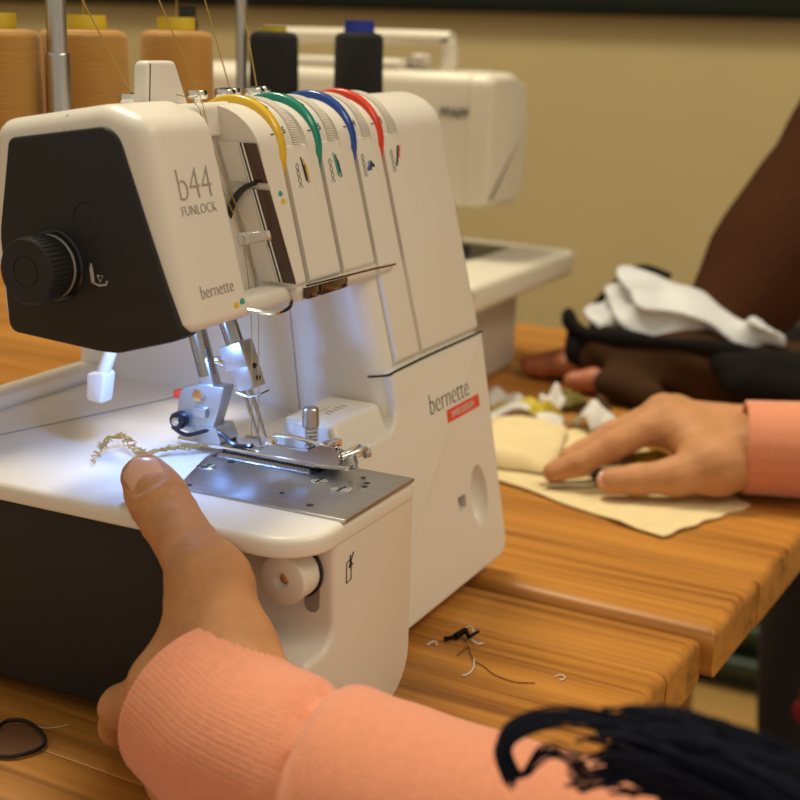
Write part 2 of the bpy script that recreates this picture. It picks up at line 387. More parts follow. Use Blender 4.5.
# channel behind the thread path
Pc = fillet([(.075, .187), (yf(.253)+.021, .2535), (yf(.253)+.017, .2540), (.089, .2685), (.150, .2605), (.1535, .22), (.150, .178), (.0927, .175)], [.002, 0, .001, .004, .008, .02, .006, .02], 4)
obj('thread_channel', *prism(Pc, YZ, .0435, .0850), 'white2', SG)
xl = lambda z: .076+(.252-z)*.139
V, F = prism(prof(.189), YZ, 0, .0925)
V = [(xl(v[2]) if v[0] < .01 and v[1] < .12 else (.08 if v[0] < .01 else v[0]), v[1], v[2]) for v in V]
obj('tension_panel', V, F, 'white', SG)
slots = [(.0925, .0965, .1165, .1245, .189), (.1245, .1285, .1470, .1585, .189), (.1585, .1625, .1790, .1870, .139), (.1870, .1910, .2080, .2662, .139)]
for i, (g0, g1, n1, e, zb) in enumerate(slots):
    zbb = .178 if zb > .15 else .139
    obj('groove', *prism(prof(zb+.0005, True, .0060, zbb), YZ, g0, g1), 'grey_gap', SG)
    q = G(); q.add(*prism(prof(zb, True, 0, zbb), YZ, g1, n1)); q.add(*prism(prof(zb, False, 0, zbb), YZ, n1, e, 0, .006 if i == 3 else 0))
    q.obj('tension_panel', 'white', SG, 30)
for i, ((g0, g1, n1, e, zb), c, num) in enumerate(zip(slots, ('yellow', 'green', 'blue', 'red'), ('45', '45', '34', '45'))):
    cy, cz, R0, RW = .0935, .2448, .0259, .0236
    dl = obj('tension_dial', *lathe((g0+.0042, cy, cz), (1, 0, 0), [(0, .010), (0, RW-.0004), (.0003, RW), (.0082, RW), (.0084, RW)]+[(.0084, RW), (.0150, RW), (.0158, RW-.0007), (.0158, .010)], 128), 'white2', SG, 30)
    nR = 84; g = G(); cc = Vector((0, cy, cz))
    for k in range(nR):
        th = math.pi*.45+math.pi*.62*k/nR*1.0
        a = th+.0; y, z = cy+math.cos(a)*RW, cz+math.sin(a)*RW; y2, z2 = cy+math.cos(a)*(RW+.0008), cz+math.sin(a)*(RW+.0008)
        w = .00048; ty, tz = -math.sin(a)*w, math.cos(a)*w
        if k % 2 == 0:
            Vv = []
            for xx in (g0+.0132, g0+.0199): Vv += [(xx, y-ty, z-tz), (xx, y2-ty*.6, z2-tz*.6), (xx, y2+ty*.6, z2+tz*.6), (xx, y+ty, z+tz)]
            g.add(Vv, [(0, 1, 2, 3), (4, 5, 6, 7), (0, 1, 5, 4), (1, 2, 6, 5), (2, 3, 7, 6)])
    rb = g.obj('ridges', 'white2', dl, 0); rb['kind'] = 'stuff'
    obj('colour_ring', *lathe((g0-.0010, cy, cz), (1, 0, 0), [(0, .012), (0, R0-.0022), (.0003, R0-.0009), (.0010, R0-.0002), (.0032, R0), (.0050, R0-.0002), (.0060, R0-.0009), (.0065, R0-.0022), (.0065, .012)], 96), c, dl, 60)
    for ch, ang in zip(num, (118, 152)):
        a = math.radians(ang); p = Vector((g0+.0088, cy+math.cos(a)*(RW+.00015), cz+math.sin(a)*(RW+.00015)))
        tv = Vector((0, math.sin(a), -math.cos(a)))
        text('numeral', ch, .0048, p-tv*.0018, (1, 0, 0), tv, 'darkprint', dl, 'CENTER')
    p = fp(g0-.0030, .2545, .0001); obj('index_mark', *rbox(p.x-.0013, p.x+.0013, p.y-.0001, p.y+.0006, p.z-.0003, p.z+.0003, .0001, 1), 'darkprint', SG)
# stitch pictograms on the panels
def icon(x0, i):
    pg = G()
    for k in range(3):
        for s in (-1, 1):
            pts = [fp(x0-.0028+s*.0013*math.sin((k*2+j/4)*1.9), .2410-.0036*k-.0009*j/2, .00025) for j in range(9)]
            pg.add(*tube(pts, .00013, 4))
    root = pg.obj('stitch_pictogram', 'darkprint', SG, 0)
    cols = [('darkprint', 'yelprint'), ('teal', 'darkprint'), ('blue', 'darkprint'), ('darkprint', 'redlabel')][i]
    for j, (dx, m) in enumerate(((.0022, cols[0]), (.0040, cols[1]))):
        g = G()
        if i < 2: g.add(*tube([fp(x0+dx-.0006, .2435-.001*j, .0002), fp(x0+dx+.0006, .2330+.0012*j, .0002)], .0004, 4)); g.add(*tube([fp(x0+dx+.0010, .2400, .0002), fp(x0+dx+.0017, .2320, .0002)], .0003, 4))
        else: g.add(*tube([fp(x0+dx-.002+.0008*j, .2330+.004*j*(i == 3), .0002), fp(x0+dx+.0004, .2370, .0002), fp(x0+dx+.0030, .2345+.008*(i == 3), .0002)], .0007, 4))
        g.obj('pictogram_mark', m, root, 0)
for i, x in enumerate((.1075, .1375, .1700, .2010)): icon(x, i)
# coloured thread-path dots
def dot(x, z, m, r=.0018, pl=fp):
    g = G(); c = pl(x, z, .0002); N = 14
    P = [c+FX*r*math.cos(t)+FZ*r*(math.sin(t) if math.sin(t) > 0 else math.sin(t)*.45) for t in [2*math.pi*k/N for k in range(N)]]
    g.add(P+[p-FN*.0004 for p in P], [tuple(range(N)), tuple(range(N, 2*N))]+[(k, (k+1) % N, N+(k+1) % N, N+k) for k in range(N)]); g.obj('colour_dot', m, SG, 0)
dot(.0352, .1886, 'yelprint'); dot(.0398, .1894, 'teal'); dot(.0862, .2290, 'teal', .0017); dot(.0872, .2256, 'yelprint', .0017)
# lettering
text('lettering', 'b44', .0190, fp(.0112, .2295+.0035, .0002), FX, FZ, 'greyprint', SG, thin=-.0004, sx=.88)
text('lettering', 'FUNLOCK', .0058, fp(.0110, .2272, .0002), FX, FZ, 'greyprint', SG, thin=-.0001, sx=.92)
text('lettering', 'bernette', .0078, fp(.0120, .1948, .0002), FX, FZ, 'greyprint', SG, thin=-.00010, sx=.88)
# chrome and brown strips along the channel edge
def strip(name, z0, z1, d0, d1, m, th=.0010, dx=0.0):
    V = []
    for z in (z0, z1):
        x = xl(z)+dx
        V += [(x-th, yf(z)+d0, z), (x, yf(z)+d0, z), (x, yf(z)+d1, z), (x-th, yf(z)+d1, z)]
    return obj(name, V, [(0, 1, 2, 3), (4, 5, 6, 7)]+[(k, (k+1) % 4, 4+(k+1) % 4, 4+k) for k in range(4)], m, SG, 0)
for z0, z1 in ((.2345, .2515), (.1905, .2315)):
    strip('thread_strip', z0, z1, .0004, .0062, 'brownstrip'); strip('chrome_edge', z0, z1, .0064, .0074, 'chrome', .0014)
    strip('gap_line', z0, z1, .0074, .0084, 'dark', .0008); strip('chrome_edge', z0, z1, .0084, .0096, 'chrome', .0012)
    strip('channel_wall', z0, z1, .0096, .0185, 'white2', .0020)
# black take-up arc in the channel
g = G(); arc = []
for k in range(13):
    t = k/12; a = math.radians(8+92*t); arc.append(Vector((.0755-.001*t, yf(.233)+.003+.0150*math.sin(a)*1.0, .2345-.0170*(1-math.cos(a)))))
g.add(*tube(arc, lambda w: .0006+.0018*math.sin(math.pi*min(1, w*.8+.15)), 8, flat=.6)); g.obj('take_up_arc', 'black', SG, 60)
# clear guide pin
pn = G(); pn.add(*cyl((.058, yf(.213)+.008, .2120), (.064, yf(.213)-.004, .2145), .0030, .0022, 16, .0006)); pn.obj('guide_pin', 'clear', SG, 50)
g = G(); g.add(*cyl((.0636, yf(.213)-.0036, .2143), (.0642, yf(.213)-.0046, .2146), .0024, .0020, 16)); g.obj('pin_cap', 'chrome', SG)
# guide wires and bars under the front
g = G(); g.add(*rbox(.086, .172, yf(.188)+.001, yf(.188)+.012, .1815, .1888, .0015, 2)); g.obj('guide_bar', 'white2', SG)
for x0, x1 in ((.0905, .1000), (.1020, .1270)):
    obj('brown_guide_plate', *rbox(x0, x1, yf(.188)-.0022, yf(.188)+.0008, .1828, .1884, .0006, 2), 'brownstrip', SG)
g = G(); g.add(*tube(spline([(.086, yf(.189)-.003, .1895), (.11, yf(.189)-.003, .1890), (.15, yf(.189)-.004, .1884), (.172, yf(.189)-.004, .1876), (.176, yf(.189)-.001, .1870)], 5), .0007, 6)); g.obj('guide_wire', 'chrome', SG)
g = G(); g.add(*tube(spline([(.047, yf(.187)+.004, .1850), (.058, yf(.187)-.004, .1822), (.070, yf(.187)-.004, .1826), (.082, yf(.187)+.002, .1850)], 6), .0009, 6))
g.obj('guide_wire', 'chrome', SG)
g = G(); g.add(*rbox(.050, .086, yf(.188)+.004, yf(.188)+.018, .1810, .1890, .003, 3)); g.obj('channel_floor', 'white2', SG)
# end panel with dial
Pd = fillet([(.1400, .2543), (.0868, .2622), (.0562, .1822), (.0600, .1795), (.0880, .1712), (.0975, .1710), (.1438, .1740), (.1468, .2150)], [.004, .010, .003, .02, .02, .02, .005, .03], 6)
cap_ = obj('end_panel', *prism(Pd, YZ, -.0016, .010, .0012, 0, 3), 'charcoal', SG, 30)
kd = (-.0016, .1185, .2042)
dk = obj('pressure_dial', *lathe(kd, (-1, 0, 0), [(0, .0133), (.0020, .0133), (.0022, .0128), (.0045, .0128), (.0048, .0135), (.0158, .0135), (.0166, .0133), (.0172, .0127), (.0172, .0062), (.0169, .0061), (.0169, .0058), (.0172, .0057), (.0172, .0004)], 120,
     lambda k, th: 1-.035*(1 if math.sin(40*th) > .35 else 0) if k in (4, 5) else 1), 'charcoal', SG, 25)
obj('dial_ring', *lathe((-.0040, kd[1], kd[2]), (-1, 0, 0), [(0, .0120), (0, .01315), (.0009, .01315), (.0009, .0120)], 64), 'lightprint', dk)
obj('dial_collar', *lathe((-.0012, kd[1], kd[2]), (-1, 0, 0), [(0, .0150), (.0008, .0152), (.0016, .0146), (.0016, .010)], 64), 'gloss_black', dk)
g = G(); cc = (-.0017, .1009, .2243)
g.add(*tube([(-.0017, cc[1]+.0072*math.cos(t), cc[2]+.0072*math.sin(t)) for t in np.linspace(0, 2*math.pi, 49)], .00028, 5)); pc = g.obj('screw_cap_outline', 'black', cap_, 0)
g = G(); g.add(*cyl((-.0017, .1009, .2243), (-.0021, .1009, .2243), .0005, n=10)); g.obj('screw_cap_dot', 'black', pc)
g = G(); ip = lambda a, b: Vector((-.0019, .0995-a, .1995+b))     # presser pictogram
g.add(*tube([ip(.0, .0075), ip(.0003, 0), ip(.004, -.001), ip(.0072, -.0004), ip(.0078, .0012)], .00045, 5)); g.add(*tube([ip(.0, .0060), ip(.0008, .0002)], .0008, 5))
g.add(*tube([ip(.0030, .0030), ip(.0058, .0030), ip(.0044, .0004), ip(.0030, .0030)], .00025, 5)); g.obj('presser_pictogram', 'lightprint', cap_, 0)
# seam on top of the head near the end panel
g = G(); g.add(*tube([(.0001, .1125, .2585), (.0024, .1125, .2643), (.0080, .1125, .2668)], .0004, 4)); g.obj('shell_seam', 'grey_gap', head, 0)
# fin on the top and thread guides
Pf = fillet([(.0375, .2640), (.0700, .2640), (.0590, .2853), (.0390, .2855)], [.001, .001, .003, .003], 4)
fin = obj('top_fin', *prism(Pf, XZ, .1000, .1075, .002, .002, 3), 'white', SG)
g = G(); g.add(*tube([(.0398, .1000, .2680), (.0408, .1000, .2845)], .0003, 4)); g.obj('fin_seam', 'dark', fin, 0)
for i, (x, y) in enumerate(((.0560, .122), (.1060, .122), (.1265, .120), (.1370, .124), (.1520, .120), (.1640, .124))):
    gd = obj('thread_guide', *lathe((x, y, .2605), (0, 0, 1), [(0, .002), (.0065, .002), (.0066, .0048), (.0078, .0052), (.0092, .0052), (.0104, .0046), (.0104, .001)], 24), 'chrome', SG, 40)
# --- pillar
def pillar(z):
    y0 = yf(z)+.0030
    return fillet([(.2620, .255), (.178, .255), (.178, .125), (.152, .082), (.150, y0), (.2620, y0)], [.006, .004, .03, .02, .011, .004], 6)
def loft(fn, zs):
    V = []; F = []; N = None
    for z in zs:
        P = fn(z); N = len(P); V += [(p[0], p[1], z) for p in P]
    for k in range(len(zs)-1):
        for i in range(N): F.append((k*N+i, k*N+(i+1) % N, (k+1)*N+(i+1) % N, (k+1)*N+i))
    F.append(tuple(range(N))); F.append(tuple((len(zs)-1)*N+i for i in range(N))); return V, F
pil = obj('pillar', *loft(pillar, [.10, .12, .139, .15, .17, .186]), 'white', SG, 30)
obj('pillar_back', *rbox(.180, .260, .150, .254, .18, .215, .006, 3), 'white', SG)
def wall_x(z, y):
    P = pillar(z); return min(a[0]+(b[0]-a[0])*(y-a[1])/(b[1]-a[1]) for a, b in zip(P, P[1:]+P[:1]) if min(a[1], b[1]) <= y <= max(a[1], b[1]) and abs(a[1]-b[1]) > 1e-9)
g = G(); g.add(*tube([(wall_x(z, y)-.0001, y, z) for z, y in ((.186, .1130), (.160, .1080), (.140, .1040), (.106, .0975))], .0004, 4)); g.obj('pillar_seam', 'grey_gap', pil, 0)
# --- looper cover
Pk = fillet([(.0990, .0115), (.2662, .0115), (.2655, .1376), (.1540, .1376), (.1540, .1090), (.0990, .1090)], [.002, .010, .002, .004, .012, .006], 6)
cov = obj('looper_cover', *prism(Pk, lambda p, q, t: (p, yl(q)+t, q), 0, .045, .0022, 0, 4), 'white', SG, 30)
ov = []
c0 = lp(.2365, .0525); A = Matrix((FX, LZ, LN)).transposed()
Vs, Fs = lathe((0, 0, 0), (0, 0, 1), [(math.sin(t)*.010, math.cos(t)) for t in np.linspace(-1.56, 1.56, 27)], 48)
Vs = [c0+FX*v[0]*.0108+LZ*(v[1]*.0172)+LN*v[2] for v in Vs]
p = lp(.2150, .0545); cut2 = rbox(.2095, .2190, p.y-.004, p.y+.006, .0510, .0585, .0004, 1)
boolean(cov, [(Vs, Fs), cut2])
obj('latch_window', *rbox(.2090, .2195, p.y+.0045, p.y+.0065, .0505, .0590, .0004, 1), 'dark', SG)
text('lettering', 'bernette', .0165, lp(.1885, .1078, .0002), FX, LZ, 'darkprint', SG, thin=-.0004, sx=.88)
lb = [lp(.2085, .1062, .0003), lp(.2500, .1062, .0003), lp(.2500, .0995, .0003), lp(.2085, .0995, .0003)]
lb2 = [q-LN*.0006 for q in lb]
lab = obj('brand_label', lb+lb2, [(0, 1, 2, 3), (4, 5, 6, 7)]+[(k, (k+1) % 4, 4+(k+1) % 4, 4+k) for k in range(4)], 'redlabel', SG, 0)
text('label_lettering', 'SWISS DESIGN', .0050, lp(.2125, .1012, .0005), FX, LZ, 'whiteprint', lab, sx=.93)
g = G(); g.add(*tube(spline([(.1505, .0530, .1345), (.1535, .0435, .1360), (.160, yl(.1382)-.0003, .1376), (.20, yl(.1384)-.0003, .1383), (.2640, yl(.1384)-.0003, .1384)], 5), .00055, 5)); g.obj('cover_seam', 'dark', cov, 0)
# --- base
obj('base_body', *rbox(.0990, .2640, .060, .254, .0115, .1050, .004, 3), 'white', SG)
obj('base_side', *rbox(.0040, .0985, .058, .252, .0080, .0990, .003, 3), 'charcoal', SG)
Pb = fillet([(0, .2555), (0, 0), (.0985, 0), (.0985, .2555)], [.004, .022, .004, .004], 8)
bed = obj('bed', *prism(Pb, XY, .0965, .1050, .0012, .0035, 4), 'white', SG, 30)
obj('bed_extension', *prism(rect(.090, .180, .055, .2555), XY, .0985, .10495), 'white', SG, 30)
obj('bed_rim', *rbox(.001, .1790, .2330, .2550, .1040, .1115, .0035, 3), 'white', SG)
Pq = fillet([(.0012, .0030), (.0985, .0030), (.0985, .1038), (.0246, .1038), (.0246, .0530), (.0012, .0530)], [.004, .022, .001, .001, .010, .003], 6)
fc = obj('arm_cover', *prism(Pq, XZ, .0006, .0590, .0028, .001, 4), 'white', SG, 30)
for x, y in ((.03, .03), (.03, .23), (.24, .05), (.24, .23)):
    g = G(); g.add(*cyl((x, y, 0), (x, y, .0125), .009, n=20, bev=.001)); g.obj('rubber_foot', 'black', SG)
g = G(); g.add(*tube([(.0, .215, .1052), (.05, .205, .1053), (.10, .190, .1053), (.172, .170, .1053)], .0003, 4)); g.obj('bed_seam', 'grey_gap', bed, 0)
# cloth-width knob in the recess
kx = (.0246, .0165, .0842)
kb = obj('width_knob', *lathe(kx, (-1, 0, 0), [(0, .0105), (.0145, .0108), (.0156, .0104), (.0160, .0096), (.0160, .0036), (.0140, .0034), (.0140, .0004)], 96, lambda k, th: 1-.02*(math.sin(34*th) > .2) if k in (1, 0) else 1), 'white2', SG, 30)
g = G(); g.add(*lathe((.0120, kx[1], kx[2]), (-1, 0, 0), [(0, .0030), (.0012, .0030), (.0018, .0020), (.0018, .0005)], 20)); g.obj('knob_screw', 'chrome', kb)
obj('knob_groove', *lathe((.0230, kx[1], kx[2]), (-1, 0, 0), [(0, .0090), (0, .01165), (.0013, .01165), (.0013, .0090)], 64), 'black', kb)
obj('knob_slot', *prism(fillet([(.0075, .066), (.0145, .066), (.0145, .080), (.0075, .080)], .0033, 5), YZ, .0242, .0250), 'grey_gap', SG)
g = G(); q = lambda a, b: Vector((.0345+a, .0004, .0865+b))
g.add(*tube([q(0, 0), q(.004, .0008), q(.004, -.0085), q(0, -.0092), q(0, 0)], .00022, 4)); g.add(*tube([q(.0020, -.003), q(.0058, .003)], .0003, 4)); g.add(*tube([q(.0022, .0004), q(.0056, -.0025)], .0003, 4)); g.add(*tube([q(.003, .0025), q(.003, -.003)], .0003, 4))
g.obj('cover_pictogram', 'darkprint', fc, 0)
# --- needle plate
Pp = fillet([(.0318, -.0002), (.0965, -.0002), (.0965, .100), (.0745, .0975), (.0318, .0835)], [.0008]*5, 3)
npl = obj('needle_plate', *prism(Pp, XY, .1046, .1062, .0003, .0003, 2), 'steel', SG, 30)
for x, y, r in ((.0612, .0880, .0046), (.0645, .0200, .0048), (.0700, .0340, .0040)):
    g = G(); g.add(*lathe((x, y, .1061), (0, 0, 1), [(0, r), (.0005, r), (.0007, r*.8), (.0007, .0004)], 24)); sc = g.obj('plate_screw', 'chrome', npl)
    g = G(); g.add(*rbox(x-r*.8, x+r*.8, y-.0006, y+.0006, .1064, .1070, .0002, 1)); g.obj('screw_slot', 'dark', sc)
for x, y, r in ((.0402, .0216, .0017), (.0790, .0150, .0014), (.0740, .0135, .0014), (.0740, .0830, .0020), (.0360, .0800, .0016), (.0480, .0400, .0012), (.0850, .0200, .0012)):
    g = G(); g.add(*cyl((x, y, .1060), (x, y, .10632), r, n=14)); g.obj('plate_hole', 'dark', npl)
obj('feed_slot', *rbox(.0765, .0905, .0400, .0960, .1058, .1064, .0003, 1), 'dark', npl)
for x in (.0785, .0860):
    g = G(); g.add(*rbox(x-.0018, x+.0018, .0430, .0930, .1055, .1068, .0003, 1)); n = 26
    for k in range(n):
        y = .0436+k*.0019; g.add([(x-.0018, y, .1068), (x+.0018, y, .1068), (x+.0018, y+.0015, .1068), (x-.0018, y+.0015, .1068), (x-.0018, y+.0010, .1080), (x+.0018, y+.0010, .1080)], [(0, 1, 5, 4), (1, 2, 5), (2, 3, 4, 5), (3, 0, 4)])
    g.obj('feed_dog', 'steel', SG, 0)
# --- needle bar, clamp, needles  (x ~ .09, leaning forward)
def ob(center, ax, hx, hy, hz, r=.0008):      # oriented rounded box: ax = long axis (z'), x' = world x
    Z = Vector(ax).normalized(); X = Vector((1, 0, 0)); Y = Z.cross(X).normalized(); c = Vector(center)
    V, F = rbox(-hx, hx, -hy, hy, -hz, hz, r, 2); return [c+X*v[0]+Y*v[1]+Z*v[2] for v in V], F
nd_ = Vector((0, -.0105, -.0265)).normalized()
n0 = Vector((.090, .0950, .1680))
g = G(); g.add(*cyl(n0-nd_*.012, n0+nd_*.016, .0043, n=24)); g.obj('needle_bar', 'bluesteel', SG)
g = G(); cc = n0+nd_*.0195
g.add(*ob(cc-nd_*.003, nd_, .0056, .0064, .0060)); g.add(*ob(cc+nd_*.0060+Vector((0, -.0012, 0)), nd_, .0052, .0050, .0070)); clp = g.obj('needle_clamp', 'cast', SG)
g = G(); g.add(*cyl(cc+Vector((-.0040, .006, -.001)), cc+Vector((-.0052, .0105, .0006)), .0022, n=14, bev=.0004)); g.obj('clamp_screw', 'chrome', clp)
for s in (0, 1):
    g = G(); q = cc+nd_*(.001+.006*s)+Vector((.0, -.0062, 0)); g.add(*cyl(q, q+Vector((0, -.0012, -.0003)), .0014, n=12)); g.obj('clamp_hole', 'dark', clp)
g = G(); g.add(*tube([cc+nd_*.0145+Vector((-.006, .004, 0)), cc+nd_*.0155+Vector((-.0065, -.002, 0)), cc+nd_*.0140+Vector((-.004, -.008, 0)), cc+nd_*.0138+Vector((.003, -.008, 0))], .0006, 6)); g.obj('clamp_wire', 'chrome', clp)
for dx, dy in ((-.0035, .0016), (-.0015, -.0012)):
    g = G(); a = cc+nd_*.012+Vector((dx, dy, 0)); g.add(*cyl(a, a+nd_*.014, .00095, n=10)); g.add(*cyl(a+nd_*.014, a+nd_*.0285, .00085, .00045, n=10)); g.obj('needle', 'bluesteel', SG)
# presser bar and foot holder
p0 = Vector((.090, .1130, .1640)); pdv = Vector((0, -.0085, -.0280)).normalized()
g = G(); g.add(*cyl(p0-pdv*.012, p0+pdv*.024, .0046, n=24)); g.obj('presser_bar', 'bluesteel', SG)
g = G(); g.add(*ob(p0+pdv*.0245, pdv, .0036, .0042, .0095, .0015)); g.obj('bar_flat', 'cast', SG)
hc = Vector((.0890, .1070, .1245)); g = G()
Ph = fillet([(-.0130, -.0110), (.0075, -.0120), (.0110, .0130), (-.0035, .0130), (-.0135, .0090)], [.002, .001, .001, .003, .004], 4)
g.add(*prism(Ph, lambda p, q, t: (hc.x+t, hc.y-p-.0022*q/.012, hc.z+q), -.0042, .0050, .0008, .0008, 2)); hol = g.obj('foot_holder', 'cast', SG, 30)
g = G(); g.add(*lathe(hc+Vector((-.0040, .0005, .0075)), (-1, 0, 0), [(0, .0036), (.0016, .0036), (.0024, .0028), (.0024, .0006)], 6)); g.obj('holder_screw', 'chrome', hol, 20)
g = G(); g.add(*rbox(hc.x-.0072, hc.x-.0036, hc.y-.0045, hc.y+.0030, hc.z-.0028, hc.z+.0022, .0008, 2)); g.obj('holder_stop', 'cast', hol)
g = G(); q = hc+Vector((-.0030, .0105, -.0055)); g.add(*cyl(q, q+Vector((-.0062, 0, 0)), .0042, n=24, bev=.0008)); rl = g.obj('release_roller', 'gloss_black', hol)
g = G(); g.add(*cyl(q+Vector((-.006, 0, 0)), q+Vector((-.0074, 0, 0)), .0021, n=16, bev=.0004)); g.obj('roller_pin', 'chrome', rl)
g = G(); g.add(*cyl(hc+Vector((0, .012, .0055)), hc+Vector((-.001, .0170, .0052)), .0028, .0022, 14, .0008)); g.obj('release_button', 'red', hol)
g = G(); g.add(*tube(spline([q+Vector((-.005, .003, -.0035)), q+Vector((-.006, -.006, -.0058)), (.0838, .099, .1165), (.0835, .088, .1115), (.0835, .080, .1118), (.0845, .0775, .1125)], 6), .0010, 6)); g.obj('release_wire', 'gloss_black', hol)
# presser foot
Pt = fillet([(.0820, .1200), (.0980, .1190), (.0985, .0420), (.0950, .0290), (.0840, .0270), (.0800, .0420)], [.003, .003, .003, .003, .003, .004], 4)
ft = obj('presser_foot', *prism(Pt, XY, .1084, .1104, .0004, .0004, 2), 'chrome', SG, 30)
g = G(); g.add(*prism(fillet([(.030, .1104), (.075, .1104), (.066, .1150), (.048, .1150), (.040, .1190), (.032, .1190)], .0008, 2), YZ, .0808, .0822)); g.obj('foot_flange', 'chrome', ft)
g = G(); g.add(*prism(fillet([(.094, .1104), (.110, .1104), (.108, .1175), (.097, .1180)], .001, 2), YZ, .0825, .0975)); g.obj('foot_hinge', 'cast', ft)
for k in range(3):
    g = G(); g.add(*rbox(.0830+k*.0022, .0840+k*.0022, .0720, .0840, .1104, .1112, .0003, 1)); g.obj('foot_rib', 'chrome', ft)
g = G(); g.add(*rbox(.0820, .0836, .0640, .0700, .1104, .1180, .0006, 2)); g.obj('foot_bracket', 'chrome', ft)
g = G(); g.add(*tube(spline([(.0835, .0690, .1165), (.0838, .0640, .1195), (.0855, .0520, .1190), (.0865, .0440, .1170), (.0870, .0400, .1130)], 5), .0011, 8)); g.obj('foot_arm', 'chrome', ft)
obj('foot_arm_plate', *rbox(.0850, .0985, .0380, .0440, .1130, .1185, .0010, 2), 'chrome', ft)
tsn = Vector((.0920, .0510, .1104))
ts = obj('thumb_screw', *lathe(tsn, (0, .03, 1), [(0, .0030), (.0005, .0038), (.0016, .0038), (.0018, .0024), (.0126, .0024), (.0128, .0036), (.0133, .0039), (.0214, .0039), (.0222, .0034), (.0224, .0004)], 24), 'steel', ft, 30)
g = G(); g.add(*tube([tsn+Vector((.0029*math.cos(t*2*math.pi*6), .0029*math.sin(t*2*math.pi*6), .0018+.0108*t)) for t in np.linspace(0, 1, 90)], .00042, 5)); g.obj('spring', 'chrome', ft)
# clear edge guide at the toe of the foot
g = G(); g.add(*tube(spline([(.0905, .0420, .1150), (.0890, .0350, .1130), (.0880, .0300, .1110), (.0890, .0260, .1120)], 5), .0034, 12)); g.obj('edge_guide', 'clear', ft, 60)
for a, b, r in (((.083, .0345, .1125), (.100, .0300, .1150), .0017), ((.084, .031, .1140), (.098, .0255, .1155), .0014), ((.092, .034, .1120), (.101, .0275, .1130), .0020)):
    g = G(); g.add(*cyl(a, b, r, n=14, bev=.0004)); g.obj('guide_spindle', 'chrome', ft)
g = G(); g.add(*lathe((.099, .0280, .1132), (.7, -.5, .1), [(0, .0020), (.0005, .0034), (.0030, .0034), (.0035, .0020)], 8)); g.obj('guide_nut', 'cast', ft)
# raised white converter block beside the foot
Pv = fillet([(.1020, .0450), (.1020, .0730), (.1500, .0745), (.1490, .0455)], [.003]*4, 4)
cb_ = obj('converter_block', *prism(Pv, lambda p, q, t: (p-(.122-t)*.25*(q < .056), q-(.122-t)*.55*(q < .056), t), .1225, .1045, .0025, 0, 4), 'white', SG, 30)
g = G()
for k in range(5): g.add(*rbox(.118+.004*k, .1195+.004*k, .0560, .0595+.001*(k % 2), .12245, .1226, .0001, 1))
g.add(*rbox(.112, .130, .0625, .0629, .12245, .1226, .0001, 1)); g.obj('block_print', 'greyprint', cb_, 0)
g = G(); g.add(*rbox(.098, .110, .045, .100, .1045, .1062, .0006, 1)); g.obj('knife_slot', 'dark', SG)
g = G(); g.add(*rbox(.112, .150, .0740, .1000, .1045, .1075, .0010, 2)); g.obj('slot_cover', 'white', SG)
# presser lifter
g = G(); g.add(*tube(spline([(.060, .1330, .172), (.060, .1370, .160), (.060, .1410, .150), (.060, .1440, .143)], 5), .0030, 10, flat=1.2)); lf = g.obj('presser_lifter', 'white', SG, 60)
g = G(); g.add(*prism(fillet([(.1395, .1450), (.1505, .1430), (.1515, .1300), (.1420, .1290)], .002, 4), YZ, .0555, .0645, .0015, .0015, 3)); g.obj('lifter_pad', 'white', lf)
# lamp under the head
obj('lamp_lens', *rbox(.030, .050, .098, .118, .1715, .1745, .001, 2), mat('lamp_lens', (.8, .85, 1), .3, emit=(.62, .76, 1.0, 6)), SG)
L = bpy.data.lights.new('machine_lamp', 'AREA'); L.shape = 'DISK'; L.size = .012; L.energy = .125; L.color = (.19, .41, 1.0); L.spread = math.radians(165)
lo = bpy.data.objects.new('machine_lamp', L); COL.objects.link(lo); lo.location = (.040, .108, .1705); lo.rotation_euler = (math.radians(-8), math.radians(-36), 0)
# --- spool stand and telescopic pole
obj('spool_stand', *rbox(-.030, .300, .205, .270, .1860, .1960, .008, 4), 'white2', SG)
obj('stand_bracket', *rbox(.185, .255, .195, .262, .18, .190, .003, 2), 'white2', SG)
g = G(); px_, py_ = .1100, .2060
g.add(*lathe((px_, py_, .190), (0, 0, 1), [(0, .0060), (.0935, .0060), (.0945, .0058), (.0950, .0052)], 24)); pole = g.obj('telescopic_pole', 'steel', SG, 40)
g = G(); g.add(*lathe((px_, py_, .2840), (0, 0, 1), [(0, .0050), (.20, .0050)], 24)); g.obj('pole_extension', 'steel', pole)
g = G(); g.add(*tube([(-.03, .206, .484), (.25, .206, .484)], .0025, 8)); g.obj('thread_guide_bar', 'steel', pole)
# --- thread cones standing on the stand
def cone(loc, R, H, thread_m, core_m, label, grp, core_h=.0075, taper=.94, core_r=.50):
    t = thing('thread_cone', label, 'thread', loc, grp); L = Vector(loc)
    N = 40; pr = [(0, R*.6), (.001, R*.97), (.004, R), (H-.004, R*taper), (H-.001, R*taper-.002), (H, R*taper-.006), (H, R*.3)]
    obj('thread_winding', *lathe(L, (0, 0, 1), pr, 48), thread_m, t, 50)
    obj('core', *lathe(L, (0, 0, 1), [(H-.01, R*core_r), (H+core_h, R*core_r*.97), (H+core_h, R*core_r*.8), (H+core_h-.004, R*core_r*.78)], 32), core_m, t, 40)
    return t, L
cn = []
for i, (x, lab_) in enumerate(((.020, 'golden orange thread cone at the far left end of the spool stand'), (.1000, 'golden orange thread cone left of the steel pole'), (.1700, 'golden orange thread cone right beside the steel pole'), (.2545, 'golden orange thread cone above the white fin, rightmost of the orange ones'))):
    cn.append(cone((x, .238, .196), (.0250, .0250, .0250, .0224)[i], .0995, 'orange_thread', 'yellow_core', lab_, 'orange thread cones on the machine'))
